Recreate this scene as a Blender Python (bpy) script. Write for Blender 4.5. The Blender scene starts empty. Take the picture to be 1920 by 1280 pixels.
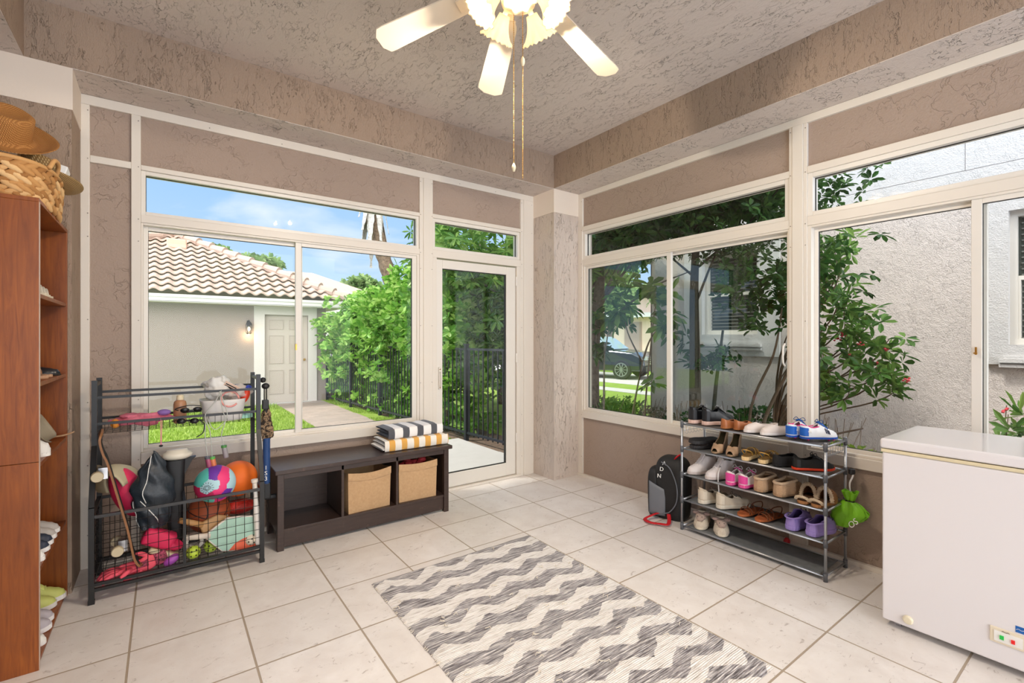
import bpy, bmesh, math, random
from mathutils import Vector, Matrix, Euler
LAMPW = 27.0
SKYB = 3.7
S = bpy.context.scene
C = S.collection
R = math.radians
PI = math.pi
# ------------------------------------------------------------------ camera
cd = bpy.data.cameras.new('camera'); cam = bpy.data.objects.new('camera', cd); C.objects.link(cam)
cam.location = (0, 0, 1.38)
cam.rotation_euler = (R(90), 0, R(-36.28))
cd.sensor_width = 36; cd.lens = 16.67; cd.shift_y = -0.00208; cd.clip_start = .05; cd.clip_end = 300
S.camera = cam
# ------------------------------------------------------------------ colour management
S.view_settings.view_transform = 'Standard'; S.view_settings.look = 'None'
S.view_settings.exposure = 0.50; S.view_settings.gamma = 1.0
S.view_settings.use_curve_mapping = False
try:
    S.cycles.max_bounces = 10; S.cycles.diffuse_bounces = 5; S.cycles.transparent_max_bounces = 24
    S.cycles.glossy_bounces = 4; S.cycles.sample_clamp_indirect = 6
except Exception: pass

def lin(c):
    if isinstance(c, str):
        c = tuple(int(c[i:i+2], 16)/255 for i in (0, 2, 4))
    return tuple(((v/12.92) if v <= .04045 else ((v+.055)/1.055)**2.4) for v in c[:3]) + (1,)

# ------------------------------------------------------------------ node helper
class G:
    def __init__(s, tree):
        s.t = tree; s.n = tree.nodes; s.l = tree.links
    def node(s, ty, **kw):
        n = s.n.new(ty)
        for k, v in kw.items():
            if k.startswith('i_'):
                key = k[2:]
                key = int(key) if key.isdigit() else key.replace('_', ' ')
                s.set(n.inputs[key], v)
            else: setattr(n, k, v)
        return n
    def set(s, inp, v):
        if isinstance(v, bpy.types.NodeSocket): s.l.new(v, inp)
        elif v is not None: inp.default_value = v
    def m(s, op, a, b=None, c=None, clamp=False):
        n = s.n.new('ShaderNodeMath'); n.operation = op; n.use_clamp = clamp
        s.set(n.inputs[0], a)
        if b is not None: s.set(n.inputs[1], b)
        if c is not None: s.set(n.inputs[2], c)
        return n.outputs[0]
    def mix(s, f, a, b):
        n = s.n.new('ShaderNodeMix'); n.data_type = 'RGBA'
        s.set(n.inputs[0], f)
        for i, v in ((6, a), (7, b)):
            s.set(n.inputs[i], lin(v) if isinstance(v, str) else v)
        return n.outputs[2]
    def ramp(s, f, stops):
        n = s.n.new('ShaderNodeValToRGB'); e = n.color_ramp.elements
        while len(e) > 1: e.remove(e[0])
        for i, (p, c) in enumerate(stops):
            el = e[0] if i == 0 else e.new(p)
            el.position = p
            el.color = lin(c) if isinstance(c, str) else ((c, c, c, 1) if not isinstance(c, tuple) else c)
        s.set(n.inputs[0], f); return n.outputs[0]
    def coord(s, kind='Object', scale=(1, 1, 1), loc=(0, 0, 0), rot=(0, 0, 0)):
        t = s.n.new('ShaderNodeTexCoord'); mp = s.n.new('ShaderNodeMapping')
        s.l.new(t.outputs[kind], mp.inputs[0])
        mp.inputs['Scale'].default_value = scale; mp.inputs['Location'].default_value = loc; mp.inputs['Rotation'].default_value = rot
        return mp.outputs[0]
    def noise(s, vec, scale=5, detail=3, rough=.5, dist=0, col=False):
        n = s.n.new('ShaderNodeTexNoise'); s.set(n.inputs['Vector'], vec)
        n.inputs['Scale'].default_value = scale; n.inputs['Detail'].default_value = detail
        n.inputs['Roughness'].default_value = rough; n.inputs['Distortion'].default_value = dist
        return n.outputs['Color' if col else 0]
    def xyz(s, vec):
        n = s.n.new('ShaderNodeSeparateXYZ'); s.l.new(vec, n.inputs[0]); return n.outputs
    def bump(s, h, strength=.3, dist=.01, normal=None):
        n = s.n.new('ShaderNodeBump'); s.set(n.inputs['Height'], h)
        n.inputs['Strength'].default_value = strength; n.inputs['Distance'].default_value = dist
        if normal is not None: s.l.new(normal, n.inputs['Normal'])
        return n.outputs[0]

# ------------------------------------------------------------------ world: blue sky with drifting cloud, added brighter fill behind the viewer
w = bpy.data.worlds.new('world'); S.world = w; w.use_nodes = True
g = G(w.node_tree); g.n.clear()
v = g.coord('Generated'); x, y, z = g.xyz(v)
grad = g.ramp(z, [(0.0, 'cfe4fb'), (.12, 'b9d7fb'), (.3, '9cc6fa'), (.6, '7fb2f5')])
cv = g.coord('Generated', scale=(1.2, 1.2, 3.2), loc=(.3, .15, .2))
cl = g.ramp(g.noise(cv, 2.3, 6, .55, .3), [(.52, 0.0), (.72, 1.0)])
sky = g.mix(g.m('MULTIPLY', cl, .75), grad, (1.0, 1.0, 1.02, 1))
# sky strength raised towards -y / -x, added as fill for the room
sky_fill = g.m('MAXIMUM', g.m('ADD', g.m('MULTIPLY', y, -.8), g.m('MULTIPLY', x, -.45)), 0.0)
st = g.m('ADD', .82, g.m('MULTIPLY', sky_fill, SKYB))
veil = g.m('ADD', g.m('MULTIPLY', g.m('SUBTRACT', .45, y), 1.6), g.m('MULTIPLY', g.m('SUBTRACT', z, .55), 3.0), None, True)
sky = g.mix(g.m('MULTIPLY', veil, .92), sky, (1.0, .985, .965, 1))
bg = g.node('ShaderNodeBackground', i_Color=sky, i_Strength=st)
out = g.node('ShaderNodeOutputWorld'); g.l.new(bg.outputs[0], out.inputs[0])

# ------------------------------------------------------------------ sun (soft, behind thin cloud)
sd = bpy.data.lights.new('sun', 'SUN'); sun = bpy.data.objects.new('sun', sd); C.objects.link(sun)
sd.energy = 2.6; sd.angle = R(9); sd.color = (1, .96, .9)
sun.rotation_euler = Vector((.42, -.22, -1.0)).to_track_quat('-Z', 'Y').to_euler()
sun.location = (-5, 4, 14)

# ------------------------------------------------------------------ materials
MATS = {}
def mat(name, col='808080', rough=.6, metal=0, spec=.5, var=None, bump=None, coat=0, emit=None, sub=None, sheen=0, coord='Object', alpha=None, trans=None):
    if name in MATS: return MATS[name]
    m = bpy.data.materials.new(name); m.use_nodes = True; g = G(m.node_tree); b = g.n['Principled BSDF']
    c = lin(col) if isinstance(col, str) else col
    b.inputs['Roughness'].default_value = rough; b.inputs['Metallic'].default_value = metal
    b.inputs['Specular IOR Level'].default_value = spec; b.inputs['Coat Weight'].default_value = coat
    b.inputs['Sheen Weight'].default_value = sheen
    b.inputs['Base Color'].default_value = c
    if var:   # (scale, other colour, amount)
        vec = g.coord(coord); n = g.noise(vec, var[0], 4, .6)
        f = g.ramp(n, [(.35, 0.0), (.65, 1.0)])
        g.l.new(g.mix(g.m('MULTIPLY', f, var[2]), c, var[1]), b.inputs['Base Color'])
    if bump:  # (scale, strength, distance)
        vec = g.coord(coord); g.l.new(g.bump(g.noise(vec, bump[0], 4, .6), bump[1], bump[2]), b.inputs['Normal'])
    if emit: b.inputs['Emission Color'].default_value = lin(emit[0]) if isinstance(emit[0], str) else emit[0]; b.inputs['Emission Strength'].default_value = emit[1]
    if alpha is not None: b.inputs['Alpha'].default_value = alpha
    if trans: b.inputs['Transmission Weight'].default_value = trans
    MATS[name] = m; return m

def stucco(name, col, scale=1.0, stretch=(1, 1, 1), crack=.5, fine=.25, dark=.75, spots=1.0):
    m = bpy.data.materials.new(name); m.use_nodes = True; g = G(m.node_tree); b = g.n['Principled BSDF']
    b.inputs['Roughness'].default_value = .75; b.inputs['Specular IOR Level'].default_value = .25
    v = g.coord('Object', scale=stretch)
    dn = g.noise(v, 9*scale, 3, .6, 0, True)
    vm = g.node('ShaderNodeVectorMath', operation='MULTIPLY_ADD'); g.l.new(dn, vm.inputs[0]); vm.inputs[1].default_value = (.09, .09, .09); g.l.new(v, vm.inputs[2])
    n = g.noise(vm.outputs[0], 4.5*scale, 3, .62)
    # thin trowel ridges where the noise crosses its mid value, broken up by a second noise
    r = g.m('ABSOLUTE', g.m('SUBTRACT', n, .5))
    ridge = g.m('SUBTRACT', 1.0, g.m('DIVIDE', r, .007), None, True)
    n3 = g.noise(vm.outputs[0], 9*scale, 2, .5)
    r3 = g.m('SUBTRACT', 1.0, g.m('DIVIDE', g.m('ABSOLUTE', g.m('SUBTRACT', n3, .47)), .008), None, True)
    msk = g.ramp(g.noise(v, 2.6*scale, 2, .6), [(.44, 0.0), (.56, 1.0)])
    msk2 = g.ramp(g.noise(v, 3.4*scale, 2, .6), [(.40, 1.0), (.52, 0.0)])
    cr = g.m('MAXIMUM', g.m('MULTIPLY', ridge, msk), g.m('MULTIPLY', r3, msk2))
    f = g.noise(v, 60*scale, 3, .6)
    mid = g.noise(v, 14*scale, 4, .6)
    h = g.m('ADD', g.m('MULTIPLY', cr, -crack), g.m('ADD', g.m('MULTIPLY', f, fine), g.m('MULTIPLY', mid, fine*1.2)))
    g.l.new(g.bump(h, .9, .012), b.inputs['Normal'])
    c0 = lin(col); c1 = tuple(q*dark for q in c0[:3]) + (1,)
    vv = g.mix(g.m('MULTIPLY', g.noise(v, 1.3, 3, .6), .25), c0, tuple(q*.9 for q in c0[:3]) + (1,))
    g.l.new(g.mix(g.m('MULTIPLY', cr, spots), vv, c1), b.inputs['Base Color'])  # groove shade put into the colour: cracks painted darker than the plaster
    return m

M_wall = stucco('taupe_wall_stucco', 'aa9789', 1.3, (1, 1, 1), .25, .35, .9, .3)
M_beam = stucco('taupe_beam_stucco', 'a6917f', 2.0, (1.7, 1.7, .6), .5, .3, .75, .5)
M_ceil = stucco('taupe_ceiling_stucco', 'd6cac1', 2.0, (1.5, .7, 1), .45, .18, .5, .8)
M_soff = stucco('taupe_soffit_stucco', 'd6cac1', 1.6, (1, 1, 1), .9, .3, .6, .8)
M_col = stucco('pale_column_stucco', 'cfc1b5', 1.8, (1.7, 1.7, .45), .8, .35, .75, .5)
M_ext = stucco('pinkish_house_stucco', 'd3c8c1', 1.6, (1, 1, 1), .7, 1.0, .85, .6)
M_extw = stucco('white_house_stucco', 'c8c5c3', 1.2, (1, 1, 1), .2, .5, .95, .3)
M_gar = stucco('grey_garage_stucco', '95877d', 1.4, (1, 1, 1), .15, .2, .95, .2)
M_trim = mat('cream_painted_aluminium', 'e2dace', .42, bump=(30, .05, .002))
M_sash = mat('white_window_frame', 'e4ded4', .35)
M_gasket = mat('dark_gasket', '24221f', .6)
M_band = mat('cream_column_band', 'e9dccd', .6, bump=(40, .15, .004))
M_black = mat('black_powder_coat', '171616', .38)
M_dark = mat('dark_plastic', '1b1b1d', .5)
M_chrome = mat('brushed_chrome', 'c9c9cc', .3, 1)
M_steel = mat('grey_steel_tube', 'b9bcc0', .32, .85)
M_greyp = mat('grey_plastic_joint', '5b5d62', .5)
M_white = mat('white_plastic', 'efeeea', .4)
M_brass = mat('brass', 'c79a4b', .3, .9)
M_screw = mat('screw_head', '9b938a', .4, .6)

def glassmat(name, tint, gloss=1.0):
    m = bpy.data.materials.new(name); m.use_nodes = True; g = G(m.node_tree); g.n.clear()
    t = g.node('ShaderNodeBsdfTransparent'); t.inputs[0].default_value = tint
    s = g.node('ShaderNodeBsdfGlossy'); s.inputs['Roughness'].default_value = 0.0; s.inputs['Color'].default_value = (1, 1, 1, 1)
    ge = g.node('ShaderNodeNewGeometry'); dp = g.node('ShaderNodeVectorMath', operation='DOT_PRODUCT'); g.l.new(ge.outputs['Incoming'], dp.inputs[0]); g.l.new(ge.outputs['Normal'], dp.inputs[1])
    fr_ = g.m('ADD', .04, g.m('MULTIPLY', .96, g.m('POWER', g.m('SUBTRACT', 1.0, g.m('ABSOLUTE', dp.outputs['Value'])), 5.0)))
    mx = g.node('ShaderNodeMixShader'); g.l.new(g.m('MULTIPLY', fr_, gloss, None, True), mx.inputs[0]); g.l.new(t.outputs[0], mx.inputs[1]); g.l.new(s.outputs[0], mx.inputs[2])
    o = g.node('ShaderNodeOutputMaterial'); g.l.new(mx.outputs[0], o.inputs[0])
    return m
M_glass = glassmat('clear_window_glass', (.985, .995, .99, 1), .45)
M_glassA = glassmat('thin_window_glass', (.985, .995, .99, 1), .2)
M_glassg = glassmat('greenish_window_glass', (.93, .97, .95, 1), .9)

# ------------------------------------------------------------------ mesh builder
class MB:
    def __init__(s): s.v = []; s.f = []; s.mi = []; s.cur = 0
    def add(s, vs, fs):
        o = len(s.v); s.v += [tuple(p) for p in vs]; s.f += [tuple(i+o for i in f) for f in fs]; s.mi += [s.cur]*len(fs); return s
    def box(s, x0, x1, y0, y1, z0, z1):
        vs = [(x, y, z) for z in (z0, z1) for y in (y0, y1) for x in (x0, x1)]
        return s.add(vs, [(0, 2, 3, 1), (4, 5, 7, 6), (0, 1, 5, 4), (1, 3, 7, 5), (3, 2, 6, 7), (2, 0, 4, 6)])
    def bbox(s, x0, x1, y0, y1, z0, z1, r=.004, n=2):   # box with rounded edges
        bm = bmesh.new(); bmesh.ops.create_cube(bm, size=1)
        for v in bm.verts: v.co = Vector(((x0+x1)/2+v.co.x*(x1-x0), (y0+y1)/2+v.co.y*(y1-y0), (z0+z1)/2+v.co.z*(z1-z0)))
        bmesh.ops.bevel(bm, geom=bm.edges[:], offset=r, segments=n, affect='EDGES', profile=.5)
        bm.verts.index_update(); s.add([v.co[:] for v in bm.verts], [[v.index for v in f.verts] for f in bm.faces]); bm.free(); return s
    def tube(s, pts, r, n=8, cap=True, flat=1.0):
        pts = [Vector(p) for p in pts]; k = len(pts)
        rs = r if isinstance(r, (list, tuple)) else [r]*k
        vs = []; up = None
        for i, p in enumerate(pts):
            d = (pts[min(i+1, k-1)]-pts[max(i-1, 0)])
            if d.length < 1e-9: d = Vector((0, 0, 1))
            d.normalize()
            if up is None: up = Vector((0, 0, 1)) if abs(d.z) < .9 else Vector((1, 0, 0))
            a = d.cross(up)
            if a.length < 1e-6: a = d.orthogonal()
            a.normalize(); b = a.cross(d).normalized(); up = b
            for j in range(n):
                t = 2*PI*j/n; vs.append(p+a*math.cos(t)*rs[i]+b*math.sin(t)*rs[i]*flat)
        fs = [(i*n+j, i*n+(j+1) % n, (i+1)*n+(j+1) % n, (i+1)*n+j) for i in range(k-1) for j in range(n)]
        if cap: fs += [tuple(range(n))[::-1], tuple((k-1)*n+j for j in range(n))]
        return s.add(vs, fs)
    def bar(s, a, b, w, h=None):    # square tube between two points
        h = h or w; a = Vector(a); b = Vector(b); d = (b-a).normalized()
        up = Vector((0, 0, 1)) if abs(d.z) < .9 else Vector((0, 1, 0))
        x = d.cross(up).normalized()*w/2; y = x.cross(d).normalized()*h/2
        vs = [p+q for p in (a, b) for q in (-x-y, x-y, x+y, -x+y)]
        return s.add(vs, [(3, 2, 1, 0), (4, 5, 6, 7), (0, 1, 5, 4), (1, 2, 6, 5), (2, 3, 7, 6), (3, 0, 4, 7)])
    def lathe(s, prof, c=(0, 0, 0), n=24, axis='z', wob=0, k=8, cap=True):
        vs = []
        for r, h in prof:
            for j in range(n):
                t = 2*PI*j/n; rr = r*(1+wob*math.sin(k*t))
                p = (rr*math.cos(t), rr*math.sin(t), h)
                if axis == 'x': p = (p[2], p[0], p[1])
                if axis == 'y': p = (p[0], p[2], p[1])
                vs.append((c[0]+p[0], c[1]+p[1], c[2]+p[2]))
        m = len(prof); fs = [(i*n+j, i*n+(j+1) % n, (i+1)*n+(j+1) % n, (i+1)*n+j) for i in range(m-1) for j in range(n)]
        if cap: fs += [tuple(range(n))[::-1], tuple((m-1)*n+j for j in range(n))]
        return s.add(vs, fs)
    def ball(s, c, r, n=24, m=14, rot=None):
        rx, ry, rz = r if isinstance(r, (tuple, list)) else (r, r, r); c = Vector(c); vs = []
        q = rot.to_matrix() if rot else None
        for i in range(1, m):
            p = PI*i/m
            for j in range(n):
                t = 2*PI*j/n; v = Vector((rx*math.sin(p)*math.cos(t), ry*math.sin(p)*math.sin(t), rz*math.cos(p)))
                vs.append(c+(q @ v if q else v))
        tp = Vector((0, 0, rz)); vs += [c+(q @ tp if q else tp), c-(q @ tp if q else tp)]
        a = (m-1)*n
        fs = [(i*n+j, (i+1)*n+j, (i+1)*n+(j+1) % n, i*n+(j+1) % n) for i in range(m-2) for j in range(n)]
        fs += [(a, j, (j+1) % n) for j in range(n)] + [(a+1, (m-2)*n+(j+1) % n, (m-2)*n+j) for j in range(n)]
        return s.add(vs, fs)
    def grid(s, fn, nu, nv, loop=False):
        vs = [fn(i/nu, j/nv) for i in range(nu+1) for j in range(nv+1)]
        return s.add(vs, [(i*(nv+1)+j, (i+1)*(nv+1)+j, (i+1)*(nv+1)+j+1, i*(nv+1)+j+1) for i in range(nu) for j in range(nv)])
    def prism(s, pts, a, b, axis='z'):   # polygon extruded along an axis from a to b
        n = len(pts)
        def P(p, h): return {'z': (p[0], p[1], h), 'y': (p[0], h, p[1]), 'x': (h, p[0], p[1])}[axis]
        vs = [P(p, a) for p in pts]+[P(p, b) for p in pts]
        return s.add(vs, [tuple(range(n))[::-1], tuple(range(n, 2*n))]+[(i, (i+1) % n, n+(i+1) % n, n+i) for i in range(n)])
    def xf(s, M, start=0):
        for i in range(start, len(s.v)): s.v[i] = tuple(M @ Vector(s.v[i]))
        return s
    def build(s, name, material, parent=None, smooth=False, label=None, world=False, bevel=0, solid=0, subd=0, auto=None, weld=False):
        me = bpy.data.meshes.new(name)
        vs = s.v
        if parent is not None and world:
            I = parent['_inv'] if False else INV.get(parent.name)
            if I is not None: vs = [tuple(I @ Vector(p)) for p in vs]
        me.from_pydata(vs, [], s.f)
        ms = material if isinstance(material, (list, tuple)) else [material]
        for q in ms: me.materials.append(q)
        if len(ms) > 1: me.polygons.foreach_set('material_index', s.mi)
        bm = bmesh.new(); bm.from_mesh(me)
        if weld: bmesh.ops.remove_doubles(bm, verts=bm.verts, dist=1e-5)
        if len(bm.faces) < 60000: bmesh.ops.recalc_face_normals(bm, faces=bm.faces)
        bm.to_mesh(me); bm.free()
        if smooth: me.polygons.foreach_set('use_smooth', [True]*len(me.polygons))
        me.update()
        o = bpy.data.objects.new(name, me); C.objects.link(o)
        if parent is not None: o.parent = parent
        if label: o['label'] = label
        if solid: md = o.modifiers.new('solid', 'SOLIDIFY'); md.thickness = solid; md.offset = -1
        if bevel: md = o.modifiers.new('bevel', 'BEVEL'); md.width = bevel; md.segments = 2; md.limit_method = 'ANGLE'; md.angle_limit = R(40)
        if subd: md = o.modifiers.new('sub', 'SUBSURF'); md.levels = subd; md.render_levels = subd
        return o
INV = {}
def thing(name, label, cat, loc=(0, 0, 0), rz=0, group=None, rot=None, scale=None):
    o = bpy.data.objects.new(name, None); C.objects.link(o); o.empty_display_size = .05
    o.location = loc; o.rotation_euler = rot if rot else (0, 0, rz)
    if scale: o.scale = scale
    o['label'] = label; o['category'] = cat
    if group: o['group'] = group
    INV[o.name] = Matrix.LocRotScale(Vector(loc), o.rotation_euler, Vector(scale) if scale else None).inverted()
    return o
def tag(o, label, cat, group=None, kind=None):
    o['label'] = label; o['category'] = cat
    if group: o['group'] = group
    if kind: o['kind'] = kind
    return o
def struct(o, label=None):
    o['kind'] = 'structure'
    if label: o['label'] = label
    return o
def copy_tree(o, parent=None):
    c = o.copy(); C.objects.link(c); c.parent = parent
    for ch in [q for q in bpy.data.objects if q.parent == o]: copy_tree(ch, c)
    return c
def place(o, loc, rz=None, rot=None, label=None, group=None, scale=None):
    o.location = loc
    if rz is not None: o.rotation_euler = (0, 0, rz)
    if rot is not None: o.rotation_euler = rot
    if scale is not None: o.scale = scale
    if label: o['label'] = label
    if group: o['group'] = group
    return o
def text_mesh(body, size, M, name, material, parent=None, depth=.0006, shear=0, world=False, spacing=1.0):
    cu = bpy.data.curves.new(name, 'FONT'); cu.body = body; cu.size = size; cu.extrude = depth; cu.align_x = 'CENTER'; cu.align_y = 'CENTER'; cu.shear = shear; cu.space_character = spacing; cu.resolution_u = 4
    o = bpy.data.objects.new(name, cu); C.objects.link(o)
    bpy.context.view_layer.update()
    me = bpy.data.meshes.new_from_object(o.evaluated_get(bpy.context.evaluated_depsgraph_get()))
    bpy.data.objects.remove(o)
    mb = MB(); mb.add([tuple(M @ v.co) for v in me.vertices], [tuple(p.vertices) for p in me.polygons])
    bpy.data.meshes.remove(me)
    return mb.build(name, material, parent, world=world)
def bez(pts, n=8):   # smooth curve through points (Catmull-Rom)
    P = [Vector(p) for p in pts]; P = [P[0]*2-P[1]]+P+[P[-1]*2-P[-2]]; out = []
    for i in range(1, len(P)-2):
        for k in range(n):
            t = k/n; a, b, c, d = P[i-1:i+3]
            out.append(.5*((2*b)+(c-a)*t+(2*a-5*b+4*c-d)*t*t+(3*b-a-3*c+d)*t**3))
    return out+[P[-2]]
# ================================================================== THE SETTING
# floor: pale stone-look tiles on a 0.4405 m grid
def tile_mat():
    m = bpy.data.materials.new('stone_floor_tile'); m.use_nodes = True; g = G(m.node_tree); b = g.n['Principled BSDF']
    v = g.coord('Object', loc=(.124, -.044, 0))
    br = g.node('ShaderNodeTexBrick', offset=0.0, squash=1.0); g.l.new(v, br.inputs['Vector'])
    br.inputs['Scale'].default_value = 1; br.inputs['Brick Width'].default_value = .4405; br.inputs['Row Height'].default_value = .4405
    br.inputs['Mortar Size'].default_value = .0048; br.inputs['Mortar Smooth'].default_value = .25; br.inputs['Bias'].default_value = 0
    br.inputs['Color1'].default_value = lin('f0ece8'); br.inputs['Color2'].default_value = lin('e6e1dc'); br.inputs['Mortar'].default_value = lin('ad9e8b')
    n1 = g.noise(g.coord('Object', scale=(1, 1, 1)), 6, 6, .65, .4)
    n2 = g.noise(g.coord('Object', scale=(1.0, 1.5, 1), rot=(0, 0, .3)), 15, 6, .75, 1.6)
    veins = g.ramp(n2, [(.34, 1.0), (.40, 0.0)])
    c = g.mix(g.m('MULTIPLY', g.ramp(n1, [(.35, 0.0), (.7, 1.0)]), .35), br.outputs['Color'], lin('cbbfb5'))
    c = g.mix(g.m('MULTIPLY', veins, .55), c, lin('9d8e83'))
    c = g.mix(br.outputs['Fac'], c, br.inputs['Mortar'].default_value[:])
    g.l.new(c, b.inputs['Base Color']); b.inputs['Roughness'].default_value = .36; b.inputs['Specular IOR Level'].default_value = .4
    h = g.m('ADD', g.m('MULTIPLY', br.outputs['Fac'], -1.0), g.m('ADD', g.m('MULTIPLY', n1, .25), g.m('MULTIPLY', veins, -.25)))
    g.l.new(g.bump(h, .5, .004), b.inputs['Normal'])
    return m
struct(MB().box(-1.0, 3.5, -3.2, 3.9, -.12, 0).build('floor', tile_mat()))
struct(MB().box(-1.3, 3.9, -3.2, 4.45, 3.175, 3.35).build('ceiling', M_ceil))  # slab runs past the window wall, an added eave to block sun
# dropped beams around the tray ceiling
struct(MB().box(-.588, 3.075, 3.496, 3.99, 2.857, 3.175).build('trim_1', M_beam), 'taupe textured dropped beam above the garden windows')
struct(MB().box(3.075, 3.60, -3.2, 3.99, 2.857, 3.175).build('trim_2', M_beam), 'taupe textured dropped beam above the side windows')
struct(MB().box(-1.1, -.588, -3.2, 3.99, 2.857, 3.175).build('trim_3', M_beam), 'taupe textured dropped beam above the left wall')
# undersides of the beams, bounce light put in as a paler colour
def soffit(n, *b): struct(MB().box(*b).build(n, M_soff))
soffit('trim_4', -.404, 3.075, 3.498, 3.813, 2.853, 2.858)
soffit('trim_5', 3.077, 3.40, -3.2, 3.496, 2.853, 2.858)
soffit('trim_6', -.94, -.590, -3.2, 3.496, 2.853, 2.858)
# corner piers with their cream bands
def pier(n, x0, x1, y0, y1, lab):
    t = MB().box(x0, x1, y0, y1, 0, 2.857).build(n, M_col if 'right' in n else M_beam); struct(t, lab)
    MB().box(x0-.004, x1+.004, y0-.004, y1, 2.626, 2.853).build('cream_band', M_band, t)
pier('wall_corner_right', 3.075, 3.60, 3.496, 3.99, 'taupe corner pier between the two window walls')
pier('wall_corner_left', -1.1, -.404, 3.496, 3.99, 'taupe corner pier behind the bookcase')
struct(MB().box(-1.1, -.94, -3.2, 3.5, 0, 2.857).build('wall_left', M_wall))
# brown infill panels (back wall) with real openings
wb = MB()
def pa(mb, x0, x1, z0, z1): mb.box(x0, x1, 3.835, 3.93, z0, z1)
pa(wb, -.40, -.118, 0, 2.80); pa(wb, -.13, 1.86, 2.47, 2.80); pa(wb, 1.86, 3.075, 2.47, 2.80); pa(wb, -.13, 1.86, 0, .62)
struct(wb.build('wall_back', M_wall))
we = MB()
def pe(mb, y0, y1, z0, z1): mb.box(3.422, 3.52, y0, y1, z0, z1)
pe(we, -.35, 3.496, 2.49, 2.82); pe(we, -.35, 3.496, 0, .625); pe(we, -3.2, -.35, 0, 2.82)
struct(we.build('wall_right', M_wall))
# cream battens
k = [6]
def batten(name, boxes, bev=.003):
    k[0] += 1; mb = MB()
    for b in boxes: mb.box(*b)
    return struct(mb.build('trim_%d' % k[0], M_trim, bevel=bev), name)
Y0, Y1 = 3.813, 3.93
batten('cream head batten over the garden windows', [(-.404, 3.075, Y0, Y1, 2.795, 2.853)])
batten('cream batten beside the left pier', [(-.404, -.361, Y0, Y1, 0, 2.795)])
batten('cream batten left of the garden window', [(-.166, -.118, Y0, Y1, 0, 2.795)])
batten('short cream cross batten', [(-.361, -.166, Y0, Y1, 2.451, 2.493)])
batten('cream head batten of the garden window', [(-.118, 1.80, Y0, Y1, 2.455, 2.486)])
batten('cream sill batten of the garden window', [(-.118, 1.80, Y0-.012, Y1, .591, .662)])
batten('cream mullion post between window and door', [(1.80, 1.835, Y0, Y1, 0, 2.795), (1.835, 1.893, Y0-.006, Y1, 0, 2.795), (1.893, 1.927, Y0, Y1, 0, 2.795)])
batten('cream batten above the door transom', [(1.927, 2.908, Y0, Y1, 2.462, 2.497)])
batten('cream post between door and pier', [(2.908, 2.945, Y0, Y1, 0, 2.795), (2.945, 3.04, Y0-.006, Y1, 0, 2.795), (3.04, 3.075, Y0-.002, Y1, 0, 2.795)])
X0, X1 = 3.40, 3.52
batten('cream head batten over the side windows', [(X0, X1, -3.2, 3.496, 2.802, 2.853)])
batten('cream post beside the right pier', [(X0, X1, 3.436, 3.496, 0, 2.802)])
batten('cream mullion post between the side windows', [(X0, X1, 1.452, 1.474, 0, 2.802), (X0-.006, X1, 1.385, 1.452, 0, 2.802), (X0, X1, 1.362, 1.385, 0, 2.802)])
batten('cream head batten of the side windows', [(X0, X1, 1.474, 3.436, 2.468, 2.515), (X0, X1, -.30, 1.362, 2.468, 2.515)])
batten('cream sill batten of the side windows', [(X0-.01, X1, 1.474, 3.436, .595, .662), (X0-.01, X1, -.30, 1.362, .595, .662)])
batten('cream post at the end of the side windows', [(X0, X1, -.36, -.28, 0, 2.802)])
struct(MB().box(3.39, 3.42, -3.2, 3.496, 0, .028).build('baseboard_right', M_trim, bevel=.002))
struct(MB().box(-.36, -.166, 3.80, 3.83, 0, .028).box(-.118, 1.80, 3.80, 3.83, 0, .028).build('baseboard_back', M_trim, bevel=.002))
# small screw heads along the battens
sc = MB()
def scx(x, z): sc.lathe([(.0035, 0), (.0035, -.002), (.001, -.003)], (x, Y0, z), 8, 'y')
def scy(y, z): sc.lathe([(.0035, 0), (.0035, -.002), (.001, -.003)], (X0, y, z), 8, 'x')
for x in (-.37, -.13, 1.808, 1.918, 2.92, 3.05):
    for z in (.2, .62, 1.0, 1.5, 2.0, 2.14, 2.47, 2.76): scx(x, z)
for x in (.25, .7, 1.2, 2.2, 2.6): scx(x, 2.815)
for y in (3.446, 1.464, 1.372):
    for z in (.2, .62, 1.0, 1.5, 2.0, 2.14, 2.48, 2.77): scy(y, z)
struct(sc.build('trim_screws', M_screw), 'small screw heads along the cream battens')

def rect_frame(mb, axis, a0, a1, z0, z1, wl, wr, wb, wt, d0, d1):
    def bx(p0, p1, q0, q1):
        if axis == 'x': mb.box(p0, p1, d0, d1, q0, q1)
        else: mb.box(d0, d1, p0, p1, q0, q1)
    bx(a0, a0+wl, z0, z1); bx(a1-wr, a1, z0, z1); bx(a0+wl, a1-wr, z0, z0+wb); bx(a0+wl, a1-wr, z1-wt, z1)
    return mb
def window(n, axis, a0, a1, z0, z1, fw, f0, f1, gl, lab, gm):
    t = rect_frame(MB(), axis, a0, a1, z0, z1, fw, fw, fw, fw, f0, f1).build('window_%d' % n, M_sash, bevel=.002); struct(t, lab)
    g0 = MB()
    if axis == 'x': g0.box(a0+fw-.002, a1-fw+.002, gl, gl+.005, z0+fw-.002, z1-fw+.002)
    else: g0.box(gl, gl+.005, a0+fw-.002, a1-fw+.002, z0+fw-.002, z1-fw+.002)
    g0.build('pane', gm, t)
    gg = rect_frame(MB(), axis, a0+fw-.001, a1-fw+.001, z0+fw-.001, z1-fw+.001, .004, .004, .004, .004, gl-.004, gl+.009); gg.build('gasket', M_gasket, t)
    return t
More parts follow.
